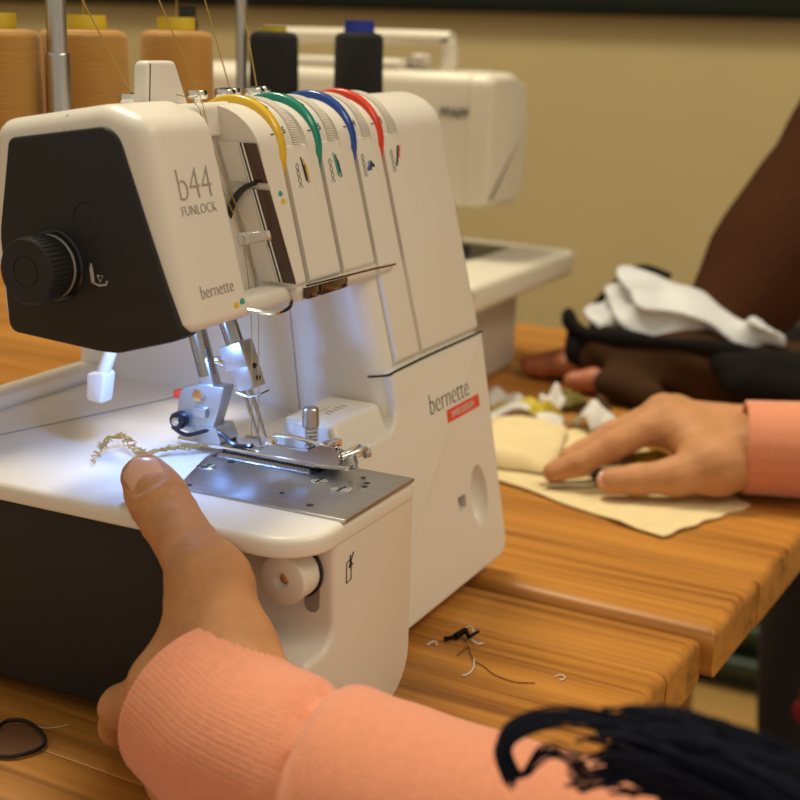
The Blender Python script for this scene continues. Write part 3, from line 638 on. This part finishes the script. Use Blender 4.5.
tops = [(-.01, .206, .484), (.07, .206, .484), (.15, .206, .484), (.22, .206, .484)]
ends = [(.0560, .122, .2715), (.1060, .122, .2715), (.1320, .121, .2715), (.1560, .121, .2715)]
for i, (t, L0) in enumerate(cn):
    a = L0+Vector((0, 0, .106)); b = Vector(tops[i])
    g = G(); g.add(*tube([a, a.lerp(b, .5)+Vector((.002, 0, 0)), b], .00035, 5)); g.add(*tube([b, b.lerp(Vector(ends[i]), .5)+Vector((.001, 0, -.002)), ends[i]], .00035, 5)); g.obj('loose_thread', 'gold', t, 0)
# needle threads
g = G(); g.add(*tube(spline([(.0560, .122, .2715), (.060, .092, .2690), (.0600, .0840, .245), (.0664, .074, .2170), (.0727, .074, .2000), (.0765, .074, .1800), (.0810, .0760, .150), (.0850, .0790, .1165)], 6), .00022, 5)); g.obj('needle_thread', 'gold', SG, 0)
g = G(); g.add(*tube(spline([(.1060, .122, .2715), (.066, .092, .2690), (.0640, .0830, .245), (.0694, .073, .2170), (.0757, .073, .2000), (.0795, .072, .1800), (.0840, .0745, .150), (.0880, .0770, .1165)], 6), .00022, 5)); g.obj('needle_thread', 'gold', SG, 0)
# thread chain on the bed
g = G(); A_ = [(.0860, .1000, .1072), (.0762, .1080, .1070), (.0690, .1160, .1072), (.0600, .1200, .1065), (.0625, .1290, .1070), (.0675, .1400, .1100), (.0600, .1430, .1090), (.0500, .1400, .1070), (.0378, .1341, .1058)]
sp = spline(A_, 10)
for j in range(3):
    g.add(*tube([p+Vector(((.0030*math.sin(i*1.05+j*2.1))*(1-.9*max(0, i/len(sp)-.60)/.4 if i/len(sp) > .6 else 1), .0018*math.sin(i*1.7+j), .0004+.0018*abs(math.sin(i*.9+j*1.3)))) if i < len(sp)*.82 or j == 0 else sp[int(len(sp)*.82)] for i, p in enumerate(sp)], .00030, 4))
tag(g.obj('thread_chain', 'gold', None, 0), 'golden overlock thread chain trailing across the white bed', 'thread')

# ------------------------------------------------------------------ chalkboard on the wall
cbd = thing('chalkboard', 'dark board with thin frame high on the beige wall', 'board', (1.74, .8, .325))
obj('panel', *rbox(1.728, 1.748, -1.6, 3.0, .345, 1.45, .002, 1), 'board', cbd)
obj('frame', *rbox(1.722, 1.749, -1.62, 3.02, .322, .347, .003, 2), 'board', cbd)
# ------------------------------------------------------------------ thread stand with black cones
st = thing('thread_stand', 'slim thread stand behind the overlock machine holding black cones', 'thread stand', (.39, .255, 0))
g = G(); g.add(*lathe((.39, .255, 0), (0, 0, 1), [(0, .060), (.006, .060), (.009, .056), (.009, .01)], 40)); g.obj('base', 'black', st)
g = G(); g.add(*cyl((.39, .255, .008), (.39, .255, .186), .009, n=20)); g.obj('column', 'steel', st)
obj('tray', *prism(fillet([(.345, .320), (.395, .175), (.440, .190), (.395, .330)], .012, 5), XY, .185, .195, .002, .002, 2), 'black', st)
g = G(); g.add(*cyl((.3797, .2735, .190), (.3797, .2735, .52), .0038, n=16)); g.obj('pole', 'steel', st)
cone((.3900, .2545, .1955), .0174, .1000, 'black_thread', 'yellow_core', 'black thread cone with yellow core behind the yellow dial', 'black thread cones', .0028)
cone((.4155, .2033, .1955), .0172, .1010, 'black_thread', 'blue_core', 'black thread cone with blue core behind the red dial', 'black thread cones', .0075, .95, .60)
cone((.3650, .3070, .1955), .0085, .1080, 'black_thread', 'black', 'slim black thread spool peeking over the rightmost orange cone', 'black thread cones', .006, .8, .7)

# ------------------------------------------------------------------ white sewing machine behind
PF = thing('sewing_machine', 'white free-arm sewing machine with carrying handle standing near the wall', 'sewing machine', (.68, .35, 0))
Pbd = fillet([(.172, .105), (.172, .083), (.205, .072), (.52, .074), (.52, .105)], [.006, .008, .01, .004, .004], 5)
obj('free_arm', *prism(Pbd, lambda p, q, t: (t+(p-.172)*.10, p, q), .560, .792, .006, .010, 4), 'pf', PF, 30)
obj('base', *rbox(.575, .738, .206, .52, 0, .076, .008, 4), 'pfgrey', PF)
Phd = fillet([(.678, .150), (.752, .146), (.768, .165), (.774, .215), (.768, .252), (.735, .264), (.682, .263)], [.006, .012, .02, .03, .02, .03, .012], 5)
hd = obj('head', *prism(Phd, XZ, .238, .345, .003, .002, 3), 'pf', PF, 75)
obj('end_cap', *prism(inset(Phd, .0006), XZ, .2170, .2385, .009, .0, 4), 'pf', PF, 75)
obj('upper_arm', *prism(fillet([(.682, .185), (.770, .185), (.770, .255), (.740, .263), (.682, .263)], [.008, .008, .02, .02, .012], 4), XZ, .340, .52), 'pf', PF, 30)
obj('pillar', *rbox(.660, .775, .43, .52, .095, .26, .012, 4), 'pf', PF)
hn = [(.715, .2740, .258), (.715, .2740, .283), (.715, .2780, .2885), (.715, .285, .2905), (.715, .45, .2895), (.715, .457, .286), (.715, .46, .258)]
g = G(); g.add(*tube(spline(hn, 4), .0068, 10, flat=1.3)); g.obj('carrying_handle', 'pf', PF, 60)
g = G(); g.add(*lathe((.705, .296, .260), (0, 0, 1), [(0, .004), (.008, .004), (.0085, .009), (.015, .009), (.017, .007), (.017, .001)], 24)); g.obj('winder_knob', 'pfgrey', PF)
g = G(); g.add(*rbox(.69, .735, .31, .42, .2610, .2720, .004, 3)); g.obj('thread_tray', 'pf', PF)
text('lettering', 'PFAFF', .0115, (.6777, .2640, .2255), (0, -1, 0), (0, 0, 1), 'darkprint', PF, thin=.0003, sx=.92)
obj('needle_plate', *rbox(.665, .760, .2280, .2900, .1040, .1062, .001, 1), 'steel', PF)
g = G(); g.add(*cyl((.705, .262, .105), (.705, .262, .150), .0035, n=12)); g.add(*rbox(.695, .715, .245, .275, .1062, .1120, .002, 2)); g.obj('presser_foot', 'darkprint', PF)
g = G(); g.add(*rbox(.698, .708, .252, .262, .1120, .1220, .002, 2)); g.obj('foot_clip', 'blue', PF)

# ------------------------------------------------------------------ operator: hands and peach sleeves
def nail(name, c, axis, nrm, w, l, m, parent):
    a = Vector(axis).normalized(); n = Vector(nrm); n = (n-a*n.dot(a)).normalized(); t = a.cross(n); V = []; F = []; NU, NV = 9, 9
    for k in range(2):
        for i in range(NU):
            for j in range(NV):
                u = i/(NU-1)*2-1; v = j/(NV-1)*2-1
                ww = w*math.sqrt(max(0, 1-abs(u)**4*.85)); th = v*1.05
                V.append(Vector(c)+a*u*l+t*ww*math.sin(th)/math.sin(1.05)+n*(w*(math.cos(th)-1)*.62-l*.10*u*u-.0007*k))
    q = NU*NV
    for i in range(NU-1):
        for j in range(NV-1):
            p = i*NV+j; F += [(p, p+1, p+NV+1, p+NV), (q+p, q+p+NV, q+p+NV+1, q+p+1)]
    ed = [(i*NV, (i+1)*NV) for i in range(NU-1)]+[((NU-1)*NV+j, (NU-1)*NV+j+1) for j in range(NV-1)]+[((i+1)*NV+NV-1, i*NV+NV-1) for i in range(NU-2, -1, -1)]+[(j+1, j) for j in range(NV-2, -1, -1)]
    F += [(x, y, q+y, q+x) for x, y in ed]
    return obj(name, V, F, m, parent, 60)
def chain(P, R, k=.004): return [(P[i], R[i], P[i+1], R[i+1], k) for i in range(len(P)-1)]
def sleeve(name, path, rad, m, parent, n=150, ribs=70, wc=.3, amp=.014, folds=(), sub=10, flat=1.0):
    P = spline(path, sub); N = len(P); T = [(P[min(i+1, N-1)]-P[max(i-1, 0)]).normalized() for i in range(N)]; u, v = frame(T[0]); V = []; F = []; rings = []
    L = [0]
    for i in range(1, N): L.append(L[-1]+(P[i]-P[i-1]).length)
    fr = []
    for i in range(N): u = (u-T[i]*u.dot(T[i])).normalized(); fr.append((u.copy(), T[i].cross(u)))
    def ring(c, uv, w, f, s):
        out = []
        for k in range(n):
            th = 2*math.pi*k/n; r = rad(w)*f
            rb = 1 if w < wc else max(0, 1-(w-wc)/.04)
            r *= 1+amp*rb*math.cos(ribs*th)*(1 if f > .97 else .3)
            for (w0, wd, a, ph, sp) in folds: r *= 1+a*math.exp(-((w-w0-sp*math.sin(th+ph))/wd)**2)*(.6+.4*math.cos(th+ph))
            out.append(c+uv[0]*math.cos(th)*r+uv[1]*math.sin(th)*r*flat)
        return out
    rings.append(ring(P[0]+T[0]*.018, fr[0], 0, .84, 0)); rings.append(ring(P[0]+T[0]*.004, fr[0], 0, .90, 0)); rings.append(ring(P[0]-T[0]*.0006, fr[0], 0, .955, 0))
    for i in range(N): rings.append(ring(P[i], fr[i], L[i]/L[-1], 1, L[i]))
    for r in rings: V += r
    for i in range(len(rings)-1):
        for k in range(n): F.append((i*n+k, i*n+(k+1) % n, (i+1)*n+(k+1) % n, (i+1)*n+k))
    F.append(tuple((len(rings)-1)*n+k for k in range(n)))
    return obj(name, V, F, m, parent, 70)
OP = thing('person', 'person in peach knit sweater steadying the overlock machine, other hand on cream cloth', 'person', (.2, -.35, -.74))
# left hand: thumb on the bed, fingers round the lower edge
TH = [(-.0298, .0168, .0673), (-.0152, .0345, .0880), (.0045, .0685, .1040), (.0115, .0850, .1155)]
WR = [(-.0510, .0020, .0450), (-.0440, .0020, .0545)]
MC = [(-.0374, .0406, .0505), (-.0460, .0310, .0370), (-.0545, .0210, .0260), (-.0590, .0080, .0200)]
FG = [[(-.0322, .0660, .0335), (-.0190, .0785, .0160), (-.0080, .0790, .0095)], [(-.0385, .0455, .0220), (-.0240, .0600, .0120), (-.0120, .0630, .0090)],
      [(-.0440, .0340, .0150), (-.0290, .0440, .0100), (-.0170, .0460, .0090)], [(-.0480, .0200, .0130), (-.0360, .0280, .0090), (-.0260, .0290, .0085)]]
bones = [((-.0580, -.0450, .0420), .0230, WR[0], .0215, .01), (WR[0], .0200, WR[1], .0180, .012)]
bones += [(WR[1], .0180, TH[0], .0172, .014), (TH[0], .0172, TH[1], .0140, .012), (TH[1], .0142, TH[2], .0116, .008), (TH[2], .0116, (.0085, .0772, .1100), .0114, .006), ((.0085, .0772, .1100), .0114, TH[3], .0100, .006)]
mr = [.0118, .0118, .0112, .0100]
for i in range(4): bones.append(((WR[0] if i else WR[1]), .0190, MC[i], mr[i], .012))
bones += [(MC[i], mr[i]*.96, MC[i+1], mr[i+1]*.96, .008) for i in range(3)]
bones.append((TH[1], .0105, MC[0], .0105, .014))
for i in range(4):
    rr = [mr[i], .0090-.0006*(i == 3), .0078, .0068]; bones += chain([MC[i]]+FG[i], rr, .0035)
ta = Vector(TH[3])-Vector(TH[2])
nn = Vector((-.74, -.42, .52)).normalized(); ta.normalize(); nn = (nn-ta*nn.dot(ta)).normalized(); nt_ = ta.cross(nn); NC = Vector(TH[3])+nn*.0106-ta*.0040
def skin_disp(X, Y, Z):
    D = .00022*np.sin(X*420+Y*230)*np.sin(Z*380+Y*150)
    for c, ax in CREASE:
        c = np.array(c); ax = np.array(ax)/np.linalg.norm(ax); q = (X-c[0])*ax[0]+(Y-c[1])*ax[1]+(Z-c[2])*ax[2]
        near = ((X-c[0])**2+(Y-c[1])**2+(Z-c[2])**2) < .019**2
        for k, s_ in enumerate((-.0042, -.0014, .0012, .0040)): D = D+near*(.00075 if k in (1, 2) else .0005)*np.exp(-((q-s_+.0006*np.sin(X*500+Z*300))/.0007)**2)
    dx, dy, dz = X-NC.x, Y-NC.y, Z-NC.z
    u = (dx*ta.x+dy*ta.y+dz*ta.z)/.0092; v = (dx*nt_.x+dy*nt_.y+dz*nt_.z)/.0084; w = dx*nn.x+dy*nn.y+dz*nn.z
    r2 = np.sqrt(np.abs(u)**3+np.abs(v)**3); D = D+(np.abs(w) < .007)*(.0011*np.clip((1.12-r2)/.14, 0, 1)-.0006*np.exp(-((r2-1.22)/.12)**2))
    return D
CREASE = [(TH[2], (.0085, .0180, .0115)), (TH[1], (.02, .035, .0165))]
lh = blob('left_hand', bones, 'skin', OP, .0013, .006, skin_disp)
nail('thumbnail', NC+nn*.0002, ta, nn, .0080, .0088, 'nail', lh)
sl = sleeve('left_sleeve', [(-.0400, .0250, .0495), (-.0460, .0100, .0470), (-.0522, -.0073, .0440), (-.0578, -.0441, .0420), (-.0654, -.0867, .0430), (-.0710, -.1350, .0435), (-.0747, -.1874, .0430), (-.0791, -.2401, .0420), (-.08, -.33, .05), (-.05, -.42, .16), (.03, -.50, .34)],
   lambda w: .0338+.0010*min(1, w/.10)+.0030*max(0, min(1, (w-.085)/.05))+.012*max(0, w-.35), 'peach', OP, 240, 96, .078, .009,
   ((.092, .006, -.14, 1.5, .012), (.110, .014, .05, 1.5, .012), (.18, .02, -.03, .4, .02), (.30, .03, .015, 2.6, .02), (.37, .025, -.03, 4.0, .02), (.45, .03, .03, 1.0, .03)), 9)
# right hand pressing the cloth
RM = [(.4812, -.0066, .0420), (.5030, .0000, .0405), (.5220, -.0030, .0370), (.5380, -.0120, .0310)]
RF = [[(.4381, .0159, .0310), (.4225, .0342, .0190), (.4163, .0485, .0125)], [(.4760, .0280, .0280), (.4610, .0430, .0170), (.4540, .0520, .0125)],
      [(.5010, .0280, .0240), (.4880, .0430, .0150), (.4800, .0510, .0115)], [(.5250, .0180, .0200), (.5130, .0340, .0130), (.5040, .0440, .0110)]]
W1, W2 = (.4700, -.0740, .0310), (.4990, -.0740, .0320)
bones = [((.4880, -.1200, .0360), .0240, W1, .0195, .01), ((.4980, -.1200, .0360), .0240, W2, .0200, .01), (W1, .0195, W2, .0200, .012)]
mr = [.0118, .0118, .0110, .0100]
for i in range(4): bones.append((W1 if i == 0 else W2, .0180, RM[i], mr[i], .012))
bones += [(RM[i], mr[i]*.95, RM[i+1], mr[i+1]*.95, .008) for i in range(3)]
for i in range(4): bones += chain([RM[i]]+RF[i], [mr[i]+.0006*(i == 0), .0088-.0006*(i == 3)+.0010*(i == 0), .0078+.0008*(i == 0), .0068+.0006*(i == 0)], .0035)
RT = [(.4460, -.0540, .0260), (.4290, -.0326, .0200), (.4200, -.0087, .0160), (.4133, .0085, .0140)]
bones += [(W1, .0180, RT[0], .0165, .012), (RT[0], .0165, RT[1], .0120, .010), (RT[1], .0120, RT[2], .0098, .006), (RT[2], .0098, RT[3], .0085, .005), (RT[0], .0150, RM[0], .0115, .014)]
rh = blob('right_hand', bones, 'skin', OP, .0016, .006, skin_disp)
a_ = Vector(RT[3])-Vector(RT[2]); nail('thumbnail', Vector(RT[3])+Vector((-.0056, -.0005, .0042)), a_, (-.75, -.2, .62), .0060, .0066, 'nail', rh)
sleeve('right_sleeve', [(.4690, -.0660, .0350), (.4770, -.0900, .0355), (.4920, -.1400, .0370), (.5080, -.2200, .0400), (.5250, -.3100, .0550), (.5000, -.42, .16), (.42, -.50, .34)],
   lambda w: .0312+.001*min(1, w/.1)+.010*max(0, w-.2), 'peach', OP, 160, 70, .16, .012, ((.19, .015, -.04, 1.5, .01), (.22, .02, .05, 1.5, .01), (.4, .03, -.04, .4, .02), (.6, .04, .04, 2.0, .02)), 8)
# dark fringed scarf lying over the left sleeve
g = G(); rr = random.Random(3)
main_ = [(-.1227, -.2737, .0800), (-.1234, -.2387, .1040), (-.1210, -.2131, .1150), (-.1175, -.1942, .1190), (-.1144, -.1776, .1185), (-.1127, -.1608, .1135)]
loop_ = [(-.1166, -.1967, .1203), (-.1143, -.1775, .1212), (-.1112, -.1599, .1219), (-.1132, -.1449, .1205), (-.1149, -.1338, .1138), (-.1177, -.1319, .1075), (-.1177, -.1355, .1014)]
curl_ = [(-.1162, -.1381, .1023), (-.1166, -.1437, .1111), (-.1158, -.1501, .1109), (-.1144, -.1557, .1063)]
wisp_ = [(-.1144, -.1776, .1204), (-.1145, -.1700, .1133), (-.1155, -.1594, .1079), (-.1169, -.1515, .1049)]
def jit(P, s):
    o = Vector([max(-1.6*s, min(1.6*s, rr.gauss(0, s))) for _ in range(3)]); return [Vector(p)+o*(.35+.65*min(1, i/2))+Vector([rr.uniform(-s, s)*.35 for _ in range(3)]) for i, p in enumerate(P)]
core = G(); core.add(*tube(spline([Vector(p)+Vector((0, 0, -.009)) for p in main_[:5]], 6), lambda w: .012-.006*w, 18, lambda th, w: 1+.12*math.sin(5*th+w*9), .8)); sc = core.obj('scarf', 'navy', OP, 60)
for _ in range(190): g.add(*tube(spline(jit(main_[:5]+[tuple(Vector(main_[4]).lerp(Vector(main_[5]), rr.uniform(.2, .9)))], .0060), 4), .0006, 4))
for _ in range(34): g.add(*tube(spline(jit(loop_, .0013), 6), .00045, 4))
for _ in range(9): g.add(*tube(spline(jit(curl_, .0020), 6), .0004, 4))
for _ in range(12): g.add(*tube(spline(jit(wisp_, .0022), 5), .0004, 4))
fr_ = g.obj('fringe', 'navy', sc, 0); fr_['kind'] = 'stuff'
g = G()
for _ in range(16): g.add(*tube(spline(jit([(-.1030, -.2400, .1080), (-.0974, -.2250, .1190), (-.0954, -.2100, .1310), (-.0945, -.2092, .1345)], .0018), 5), .0008, 5))
rf = g.obj('red_tassel', 'redyarn', sc, 0); rf['kind'] = 'stuff'

# ------------------------------------------------------------------ second person behind, brown jumper
BP = thing('person', 'person in fuzzy brown jumper reaching over the bundle of dark cloth', 'person', (1.0, -.10, -.74))
MCb = [(.7020, .1120, .0220), (.7180, .1140, .0230), (.7330, .1110, .0220), (.7460, .1050, .0200)]
bones = [((.7250, .0350, .0400), .0240, (.7200, .0700, .0280), .0200, .01)]
for i, q in enumerate(MCb): bones += [((.7200, .0700, .0280), .0190, q, .0115, .012)]
FB = [[(.7020, .1480, .0160), (.7030, .1660, .0110), (.7040, .1790, .0095)], [(.7180, .1540, .0180), (.7185, .1740, .0120), (.7190, .1880, .0100)], [(.7340, .1500, .0170), (.7350, .1700, .0115), (.7360, .1830, .0095)], [(.7490, .1360, .0150), (.7510, .1520, .0100), (.7530, .1620, .0090)]]
for i in range(4): bones += chain([MCb[i]]+FB[i], [.0110, .0090, .0080, .0070], .004)
bones += [((.7150, .0720, .0270), .0180, (.6880, .0900, .0180), .0140, .01), ((.6880, .0900, .0180), .0130, (.6760, .1100, .0130), .0100, .006), ((.6760, .1100, .0130), .0100, (.6720, .1270, .0105), .0085, .005)]
blob('hand', bones, 'skin2', BP, .0024, .006)
sleeve('brown_sleeve', [(.7180, .0420, .0420), (.7350, .0300, .0520), (.7616, .0148, .0700), (.8251, -.0093, .1259), (.8851, -.0407, .1985), (.9487, -.0727, .2822), (1.02, -.11, .40)],
   lambda w: .030+.022*min(1, w/.22)+.012*w, 'brown_knit', BP, 96, 40, .06, .006, ((.3, .05, .05, .5, .03), (.45, .04, -.05, 2.2, .03), (.62, .05, .05, 3.5, .03)), 8)
g = G(); g.add(*tube(spline([(1.03, -.060, .02), (1.02, -.062, -.25), (1.00, -.070, -.48), (.99, -.072, -.70)], 6), lambda w: .085-.02*w, 28, lambda th, w: 1+.03*math.sin(3*th+12*w))); g.obj('trouser_leg', 'denim', BP, 60)
g = G(); g.add(*rbox(.90, 1.04, -.115, -.025, -.74, -.690, .02, 4)); g.obj('shoe', 'black', BP)

# ------------------------------------------------------------------ bundle of dark cloth with white lining
GA = thing('garment', 'crumpled dark brown garment with white lining turned out and black edging', 'garment', (.69, .04, 0))
def fold(X, Y, Z): return .0020*np.sin(Y*70+X*90+Z*40+np.sin(Z*60)*1.3)+.0012*np.sin(X*130-Z*190+Y*60)
blob('outer_cloth', [((.6980, .1000, .0300), .0280, (.6990, .0200, .0300), .0280), ((.6990, .0200, .0300), .0280, (.7200, -.0700, .0300), .0280), ((.7350, .1150, .0320), .0280, (.7300, .0400, .0340), .0300), ((.655, .0880, .0150), .0120, (.650, .0500, .0150), .0120)], 'brown_cloth', GA, .0028, .02, fold)
def fold2(X, Y, Z): return .0075*(np.abs(np.sin(Y*44-Z*135+X*30+.7*np.sin(Y*60)))-.5)+.0012*np.sin(Y*120+Z*90)
blob('lining', [((.7180, .1270, .0580), .0080, (.7230, .0920, .0880), .0170), ((.7230, .0920, .0880), .0170, (.7200, .0500, .0780), .0180), ((.7060, .1240, .0570), .0070, (.7020, .0750, .0640), .0150), ((.7020, .0750, .0640), .0150, (.7000, .0300, .0640), .0110), ((.7200, .0500, .0780), .0160, (.7050, -.0050, .0620), .0110), ((.7050, .0100, .0640), .0110, (.6980, -.0400, .0590), .0070)], 'lining', GA, .0022, .014, fold2)
g = G()
g.add(*tube(spline([(.712, .1500, .0600), (.700, .1400, .0530), (.684, .1180, .0500), (.679, .0800, .0510), (.676, .0400, .0530), (.677, .0000, .0520), (.684, -.0380, .0500), (.70, -.075, .046)], 7), lambda w: .0050+.0015*math.sin(w*20), 12, flat=1.4)); g.obj('edging', 'black_cloth', GA, 70)
blob('black_flap', [((.7130, .1470, .0570), .0050, (.7050, .1300, .0320), .0140), ((.7050, .1300, .0320), .0140, (.700, .1150, .0300), .0130)], 'black_cloth', GA, .0022, .01, fold)
blob('black_fold', [((.6780, .0050, .0440), .0090, (.6720, -.0200, .0300), .0140), ((.6720, -.0200, .0300), .0140, (.6800, -.0700, .0260), .0200), ((.6780, .000, .0440), .0090, (.688, -.070, .0440), .0130)], 'black_cloth', GA, .0024, .012, fold)
g = G(); g.add(*tube(spline([(.7260, .1330, .0640), (.7320, .1120, .0900), (.7330, .0920, .1040), (.7320, .0660, .0990)], 6), .0030, 8)); g.obj('hem', 'black_cloth', GA, 60)

# ------------------------------------------------------------------ cream cloth, snips, scraps
def sheet(name, q, zf, m, parent=None, nu=26, nv=26, th=.0012, fray=.0):
    A, B, Cc, D = [Vector((*p, 0)) for p in q]; V = []; F = []
    for k in (0, 1):
        for i in range(nu+1):
            for j in range(nv+1):
                u, v = i/nu, j/nv
                uu = u+fray*math.sin(v*23+i*.0)*(1 if u in (0, 1) else 0)*.5; vv = v+fray*math.sin(u*19+1)*(1 if v in (0, 1) else 0)*.5
                p = (A*(1-uu)+B*uu)*(1-vv)+(D*(1-uu)+Cc*uu)*vv
                V.append((p.x, p.y, zf(u, v)+(th if k == 0 else 0)))
    n1 = nv+1; off = (nu+1)*n1
    for i in range(nu):
        for j in range(nv):
            a = i*n1+j; F.append((a, a+1, a+n1+1, a+n1)); F.append((off+a, off+a+n1, off+a+n1+1, off+a+1))
    bd = [(i*n1, (i+1)*n1) for i in range(nu)]+[(nu*n1+j, nu*n1+j+1) for j in range(nv)]+[((i+1)*n1+nv, i*n1+nv) for i in range(nu)]+[(j+1, j) for j in range(nv)]
    F += [(a, b, off+b, off+a) for a, b in bd]
    return obj(name, V, F, m, parent, 60)
wav = lambda u, v: .0006+.0010*(1+math.sin(u*7+v*4))*.5+.0035*max(0, 1-abs(u-.80)/.10)*max(0, 1-abs(v-.12)/.22)
tag(sheet('cream_cloth', [(.4230, .1150), (.3600, -.0440), (.4500, -.0780), (.5900, .0800)], wav, 'cream', fray=.012), 'flat cream calico piece lying under the right hand', 'fabric')
hump = lambda u, v: .0042+.0115*(math.sin(math.pi*min(1, max(0, u))))**.5*(1-.35*v)*(.75+.25*math.cos(v*5))*(min(1, v/.10)**.5)
tag(sheet('folded_cloth', [(.4260, .1250), (.4360, .0560), (.5450, .0850), (.5400, .1450)], hump, 'cream', fray=.01), 'folded thick cream calico piece on top of the flat one, behind the machine', 'fabric')
SN = thing('thread_snips', 'small steel thread snips under the pressing finger', 'scissors', (.425, .035, .003))
for dy, zz in ((.0016, .0042), (-.0016, .0056)):
    a = Vector((.4060, .0545, zz)); b = Vector((.4370, .0200, zz)); t = (b-a).normalized(); s = Vector((-t.y, t.x, 0))
    P = [a, a+t*.012+s*(.0022+dy), b+s*(.0030+dy), b-s*(.0030-dy), a+t*.010-s*(.0018-dy)]
    V = [p for p in P]+[p+Vector((0, 0, .0011)) for p in P]; n = len(P)
    obj('blade', V, [tuple(range(n)), tuple(range(n, 2*n))]+[(k, (k+1) % n, n+(k+1) % n, n+k) for k in range(n)], 'steel', SN, 0)
g = G(); g.add(*tube(spline([(.4330, .0245, .0068), (.4480, .0120, .0070), (.4560, .0160, .0075), (.4500, .0280, .0075), (.4380, .0270, .0068)], 6), .0024, 8)); g.obj('handle', 'black', SN, 60)
def scrap(label, c, sx, sy, rot, m, hz=.006, seed=0):
    r2 = random.Random(seed); ca, sa = math.cos(rot), math.sin(rot); ph = [r2.uniform(0, 6.28) for _ in range(4)]
    q = [(c[0]+ca*x*sx-sa*y*sy, c[1]+sa*x*sx+ca*y*sy) for x, y in ((-.5, -.5), (.5, -.4), (.45, .5), (-.5, .45))]
    z0 = c[2] if len(c) > 2 else 0
    o = sheet('fabric_scrap', q, lambda u, v: z0+.0006+hz*(.5+.5*math.sin(u*5+ph[0])*math.cos(v*6+ph[1]))*(.35+.65*math.sin(math.pi*u)), m, None, 10, 10, .0008, .05)
    tag(o, label, 'scrap', 'fabric scraps behind the cream cloth')
scrap('white scrap farthest left, touching the edge of the overlock machine', (.6072, .1640), .040, .030, .5, 'white_cloth', .014, 1)
scrap('pale yellow scrap beside the white curled scrap', (.5850, .1430), .040, .028, 1.2, 'yellow_cloth', .012, 2)
scrap('white flat strip lying against the folded cream cloth', (.5630, .1280), .060, .022, 1.9, 'white_cloth', .014, 3)
scrap('small rounded white scrap standing up behind the others', (.6150, .1230), .026, .022, .2, 'white_cloth', .022, 4)
scrap('white pointed scrap just above the index finger', (.5700, .0740), .040, .030, .9, 'white_cloth', .026, 5)
scrap('olive yellow scrap at the foot of the brown garment', (.6250, .1050), .034, .018, 2.2, 'olive_cloth', .012, 6)
scrap('dark brown scrap in front of the garment', (.6180, .0880), .036, .026, .3, 'brown_scrap', .016, 7)
scrap('mustard scrap showing between index finger and thumb', (.5000, -.0050, .002), .060, .030, .8, 'yellow_cloth', .010, 8)
scrap('dark olive scrap behind the little yellow bits', (.6420, .1280), .036, .020, .8, 'olive_cloth', .010, 9)
scrap('lemon strip lying across the white flat strip', (.5750, .1180), .034, .010, 2.4, 'yellow_cloth', .018, 10)

# ------------------------------------------------------------------ lint and threads on the near table
def strand(label, pts, r, m, cat='thread'):
    g = G(); g.add(*tube(spline(pts, 6), r, 5)); tag(g.obj('thread_snippet', m, None, 0), label, cat, 'thread snippets on the near table')
g = G()
for a, b, r in (((.1574, .0097, .0016), (.1613, .0054, .0022), .0013), ((.1613, .0054, .0022), (.1690, .0030, .0036), .0019), ((.1690, .0030, .0036), (.1640, -.0010, .0026), .0014), ((.1640, -.0010, .0026), (.1720, -.0030, .0030), .0009)):
    g.add(*cyl(a, b, r, r*.8, 8))
tag(g.obj('lint_tuft', 'black_cloth', None, 60), 'tuft of black lint on the near table', 'lint')
strand('white thread bent along the edge of the black lint', [(.1729, .0050, .0030), (.1740, .0020, .0040), (.1700, -.0010, .0030)], .00035, 'white_cloth')
strand('short white fluff right of the black lint', [(.1640, -.0030, .0015), (.1600, -.0075, .0020), (.1640, -.0090, .0010)], .0005, 'white_cloth')
strand('long brown thread curving right across the near table', [(.1620, .0010, .0012), (.1560, -.0045, .0012), (.1446, -.0120, .0008), (.1400, -.0200, .0006), (.1343, -.0281, .0006), (.1321, -.0394, .0006), (.1359, -.0482, .0006)], .00025, 'brown_scrap')
strand('brown thread branching left below the lint', [(.1560, -.0050, .0010), (.1510, -.0035, .0008), (.1446, -.0033, .0006)], .00025, 'brown_scrap')
strand('curved white thread hanging below the brown one', [(.1446, -.0125, .0010), (.1360, -.0160, .0008), (.1290, -.0165, .0007), (.1254, -.0147, .0007)], .0004, 'white_cloth')
strand('white fluff beside the base of the machine', [(.1480, .0150, .0008), (.1530, .0130, .0015), (.1500, .0105, .0008)], .0004, 'white_cloth')
strand('tiny curled white thread near the table end', [(.1464, -.0540, .0007), (.1500, -.0560, .0008), (.1480, -.0590, .0007), (.1440, -.0575, .0007)], .0003, 'white_cloth')
strand('white thread lying by the dark side of the machine', [(-.0130, .1280, .0006), (-.0125, .1230, .0006), (-.0080, .1185, .0006), (-.0050, .1170, .0006)], .0002, 'white_cloth')
TR = thing('trim_scrap', 'brown scrap edged with black cord at the lower left table corner', 'scrap', (-.026, .126, 0))
lp_ = [(-.0431, .1260, .0014), (-.0344, .1340, .0016), (-.0200, .1410, .0018), (-.0145, .1345, .0022), (-.0180, .1220, .0024), (-.0240, .1140, .0022), (-.0310, .1125, .0018), (-.0400, .1180, .0014), (-.0431, .1260, .0014)]
g = G(); g.add(*tube(spline(lp_, 6), .0009, 6)); g.obj('cord', 'black', TR, 60)
c_ = Vector((-.029, .125, .0009)); sp_ = [c_+(Vector(p)-c_)*.93 for p in spline(lp_[:-1], 3)]; n = len(sp_)
obj('cloth', [(p.x, p.y, .0010) for p in sp_]+[(p.x, p.y, .0003) for p in sp_], [tuple(range(n)), tuple(range(n, 2*n))]+[(k, (k+1) % n, n+(k+1) % n, n+k) for k in range(n)], 'tan_scrap', TR, 0)
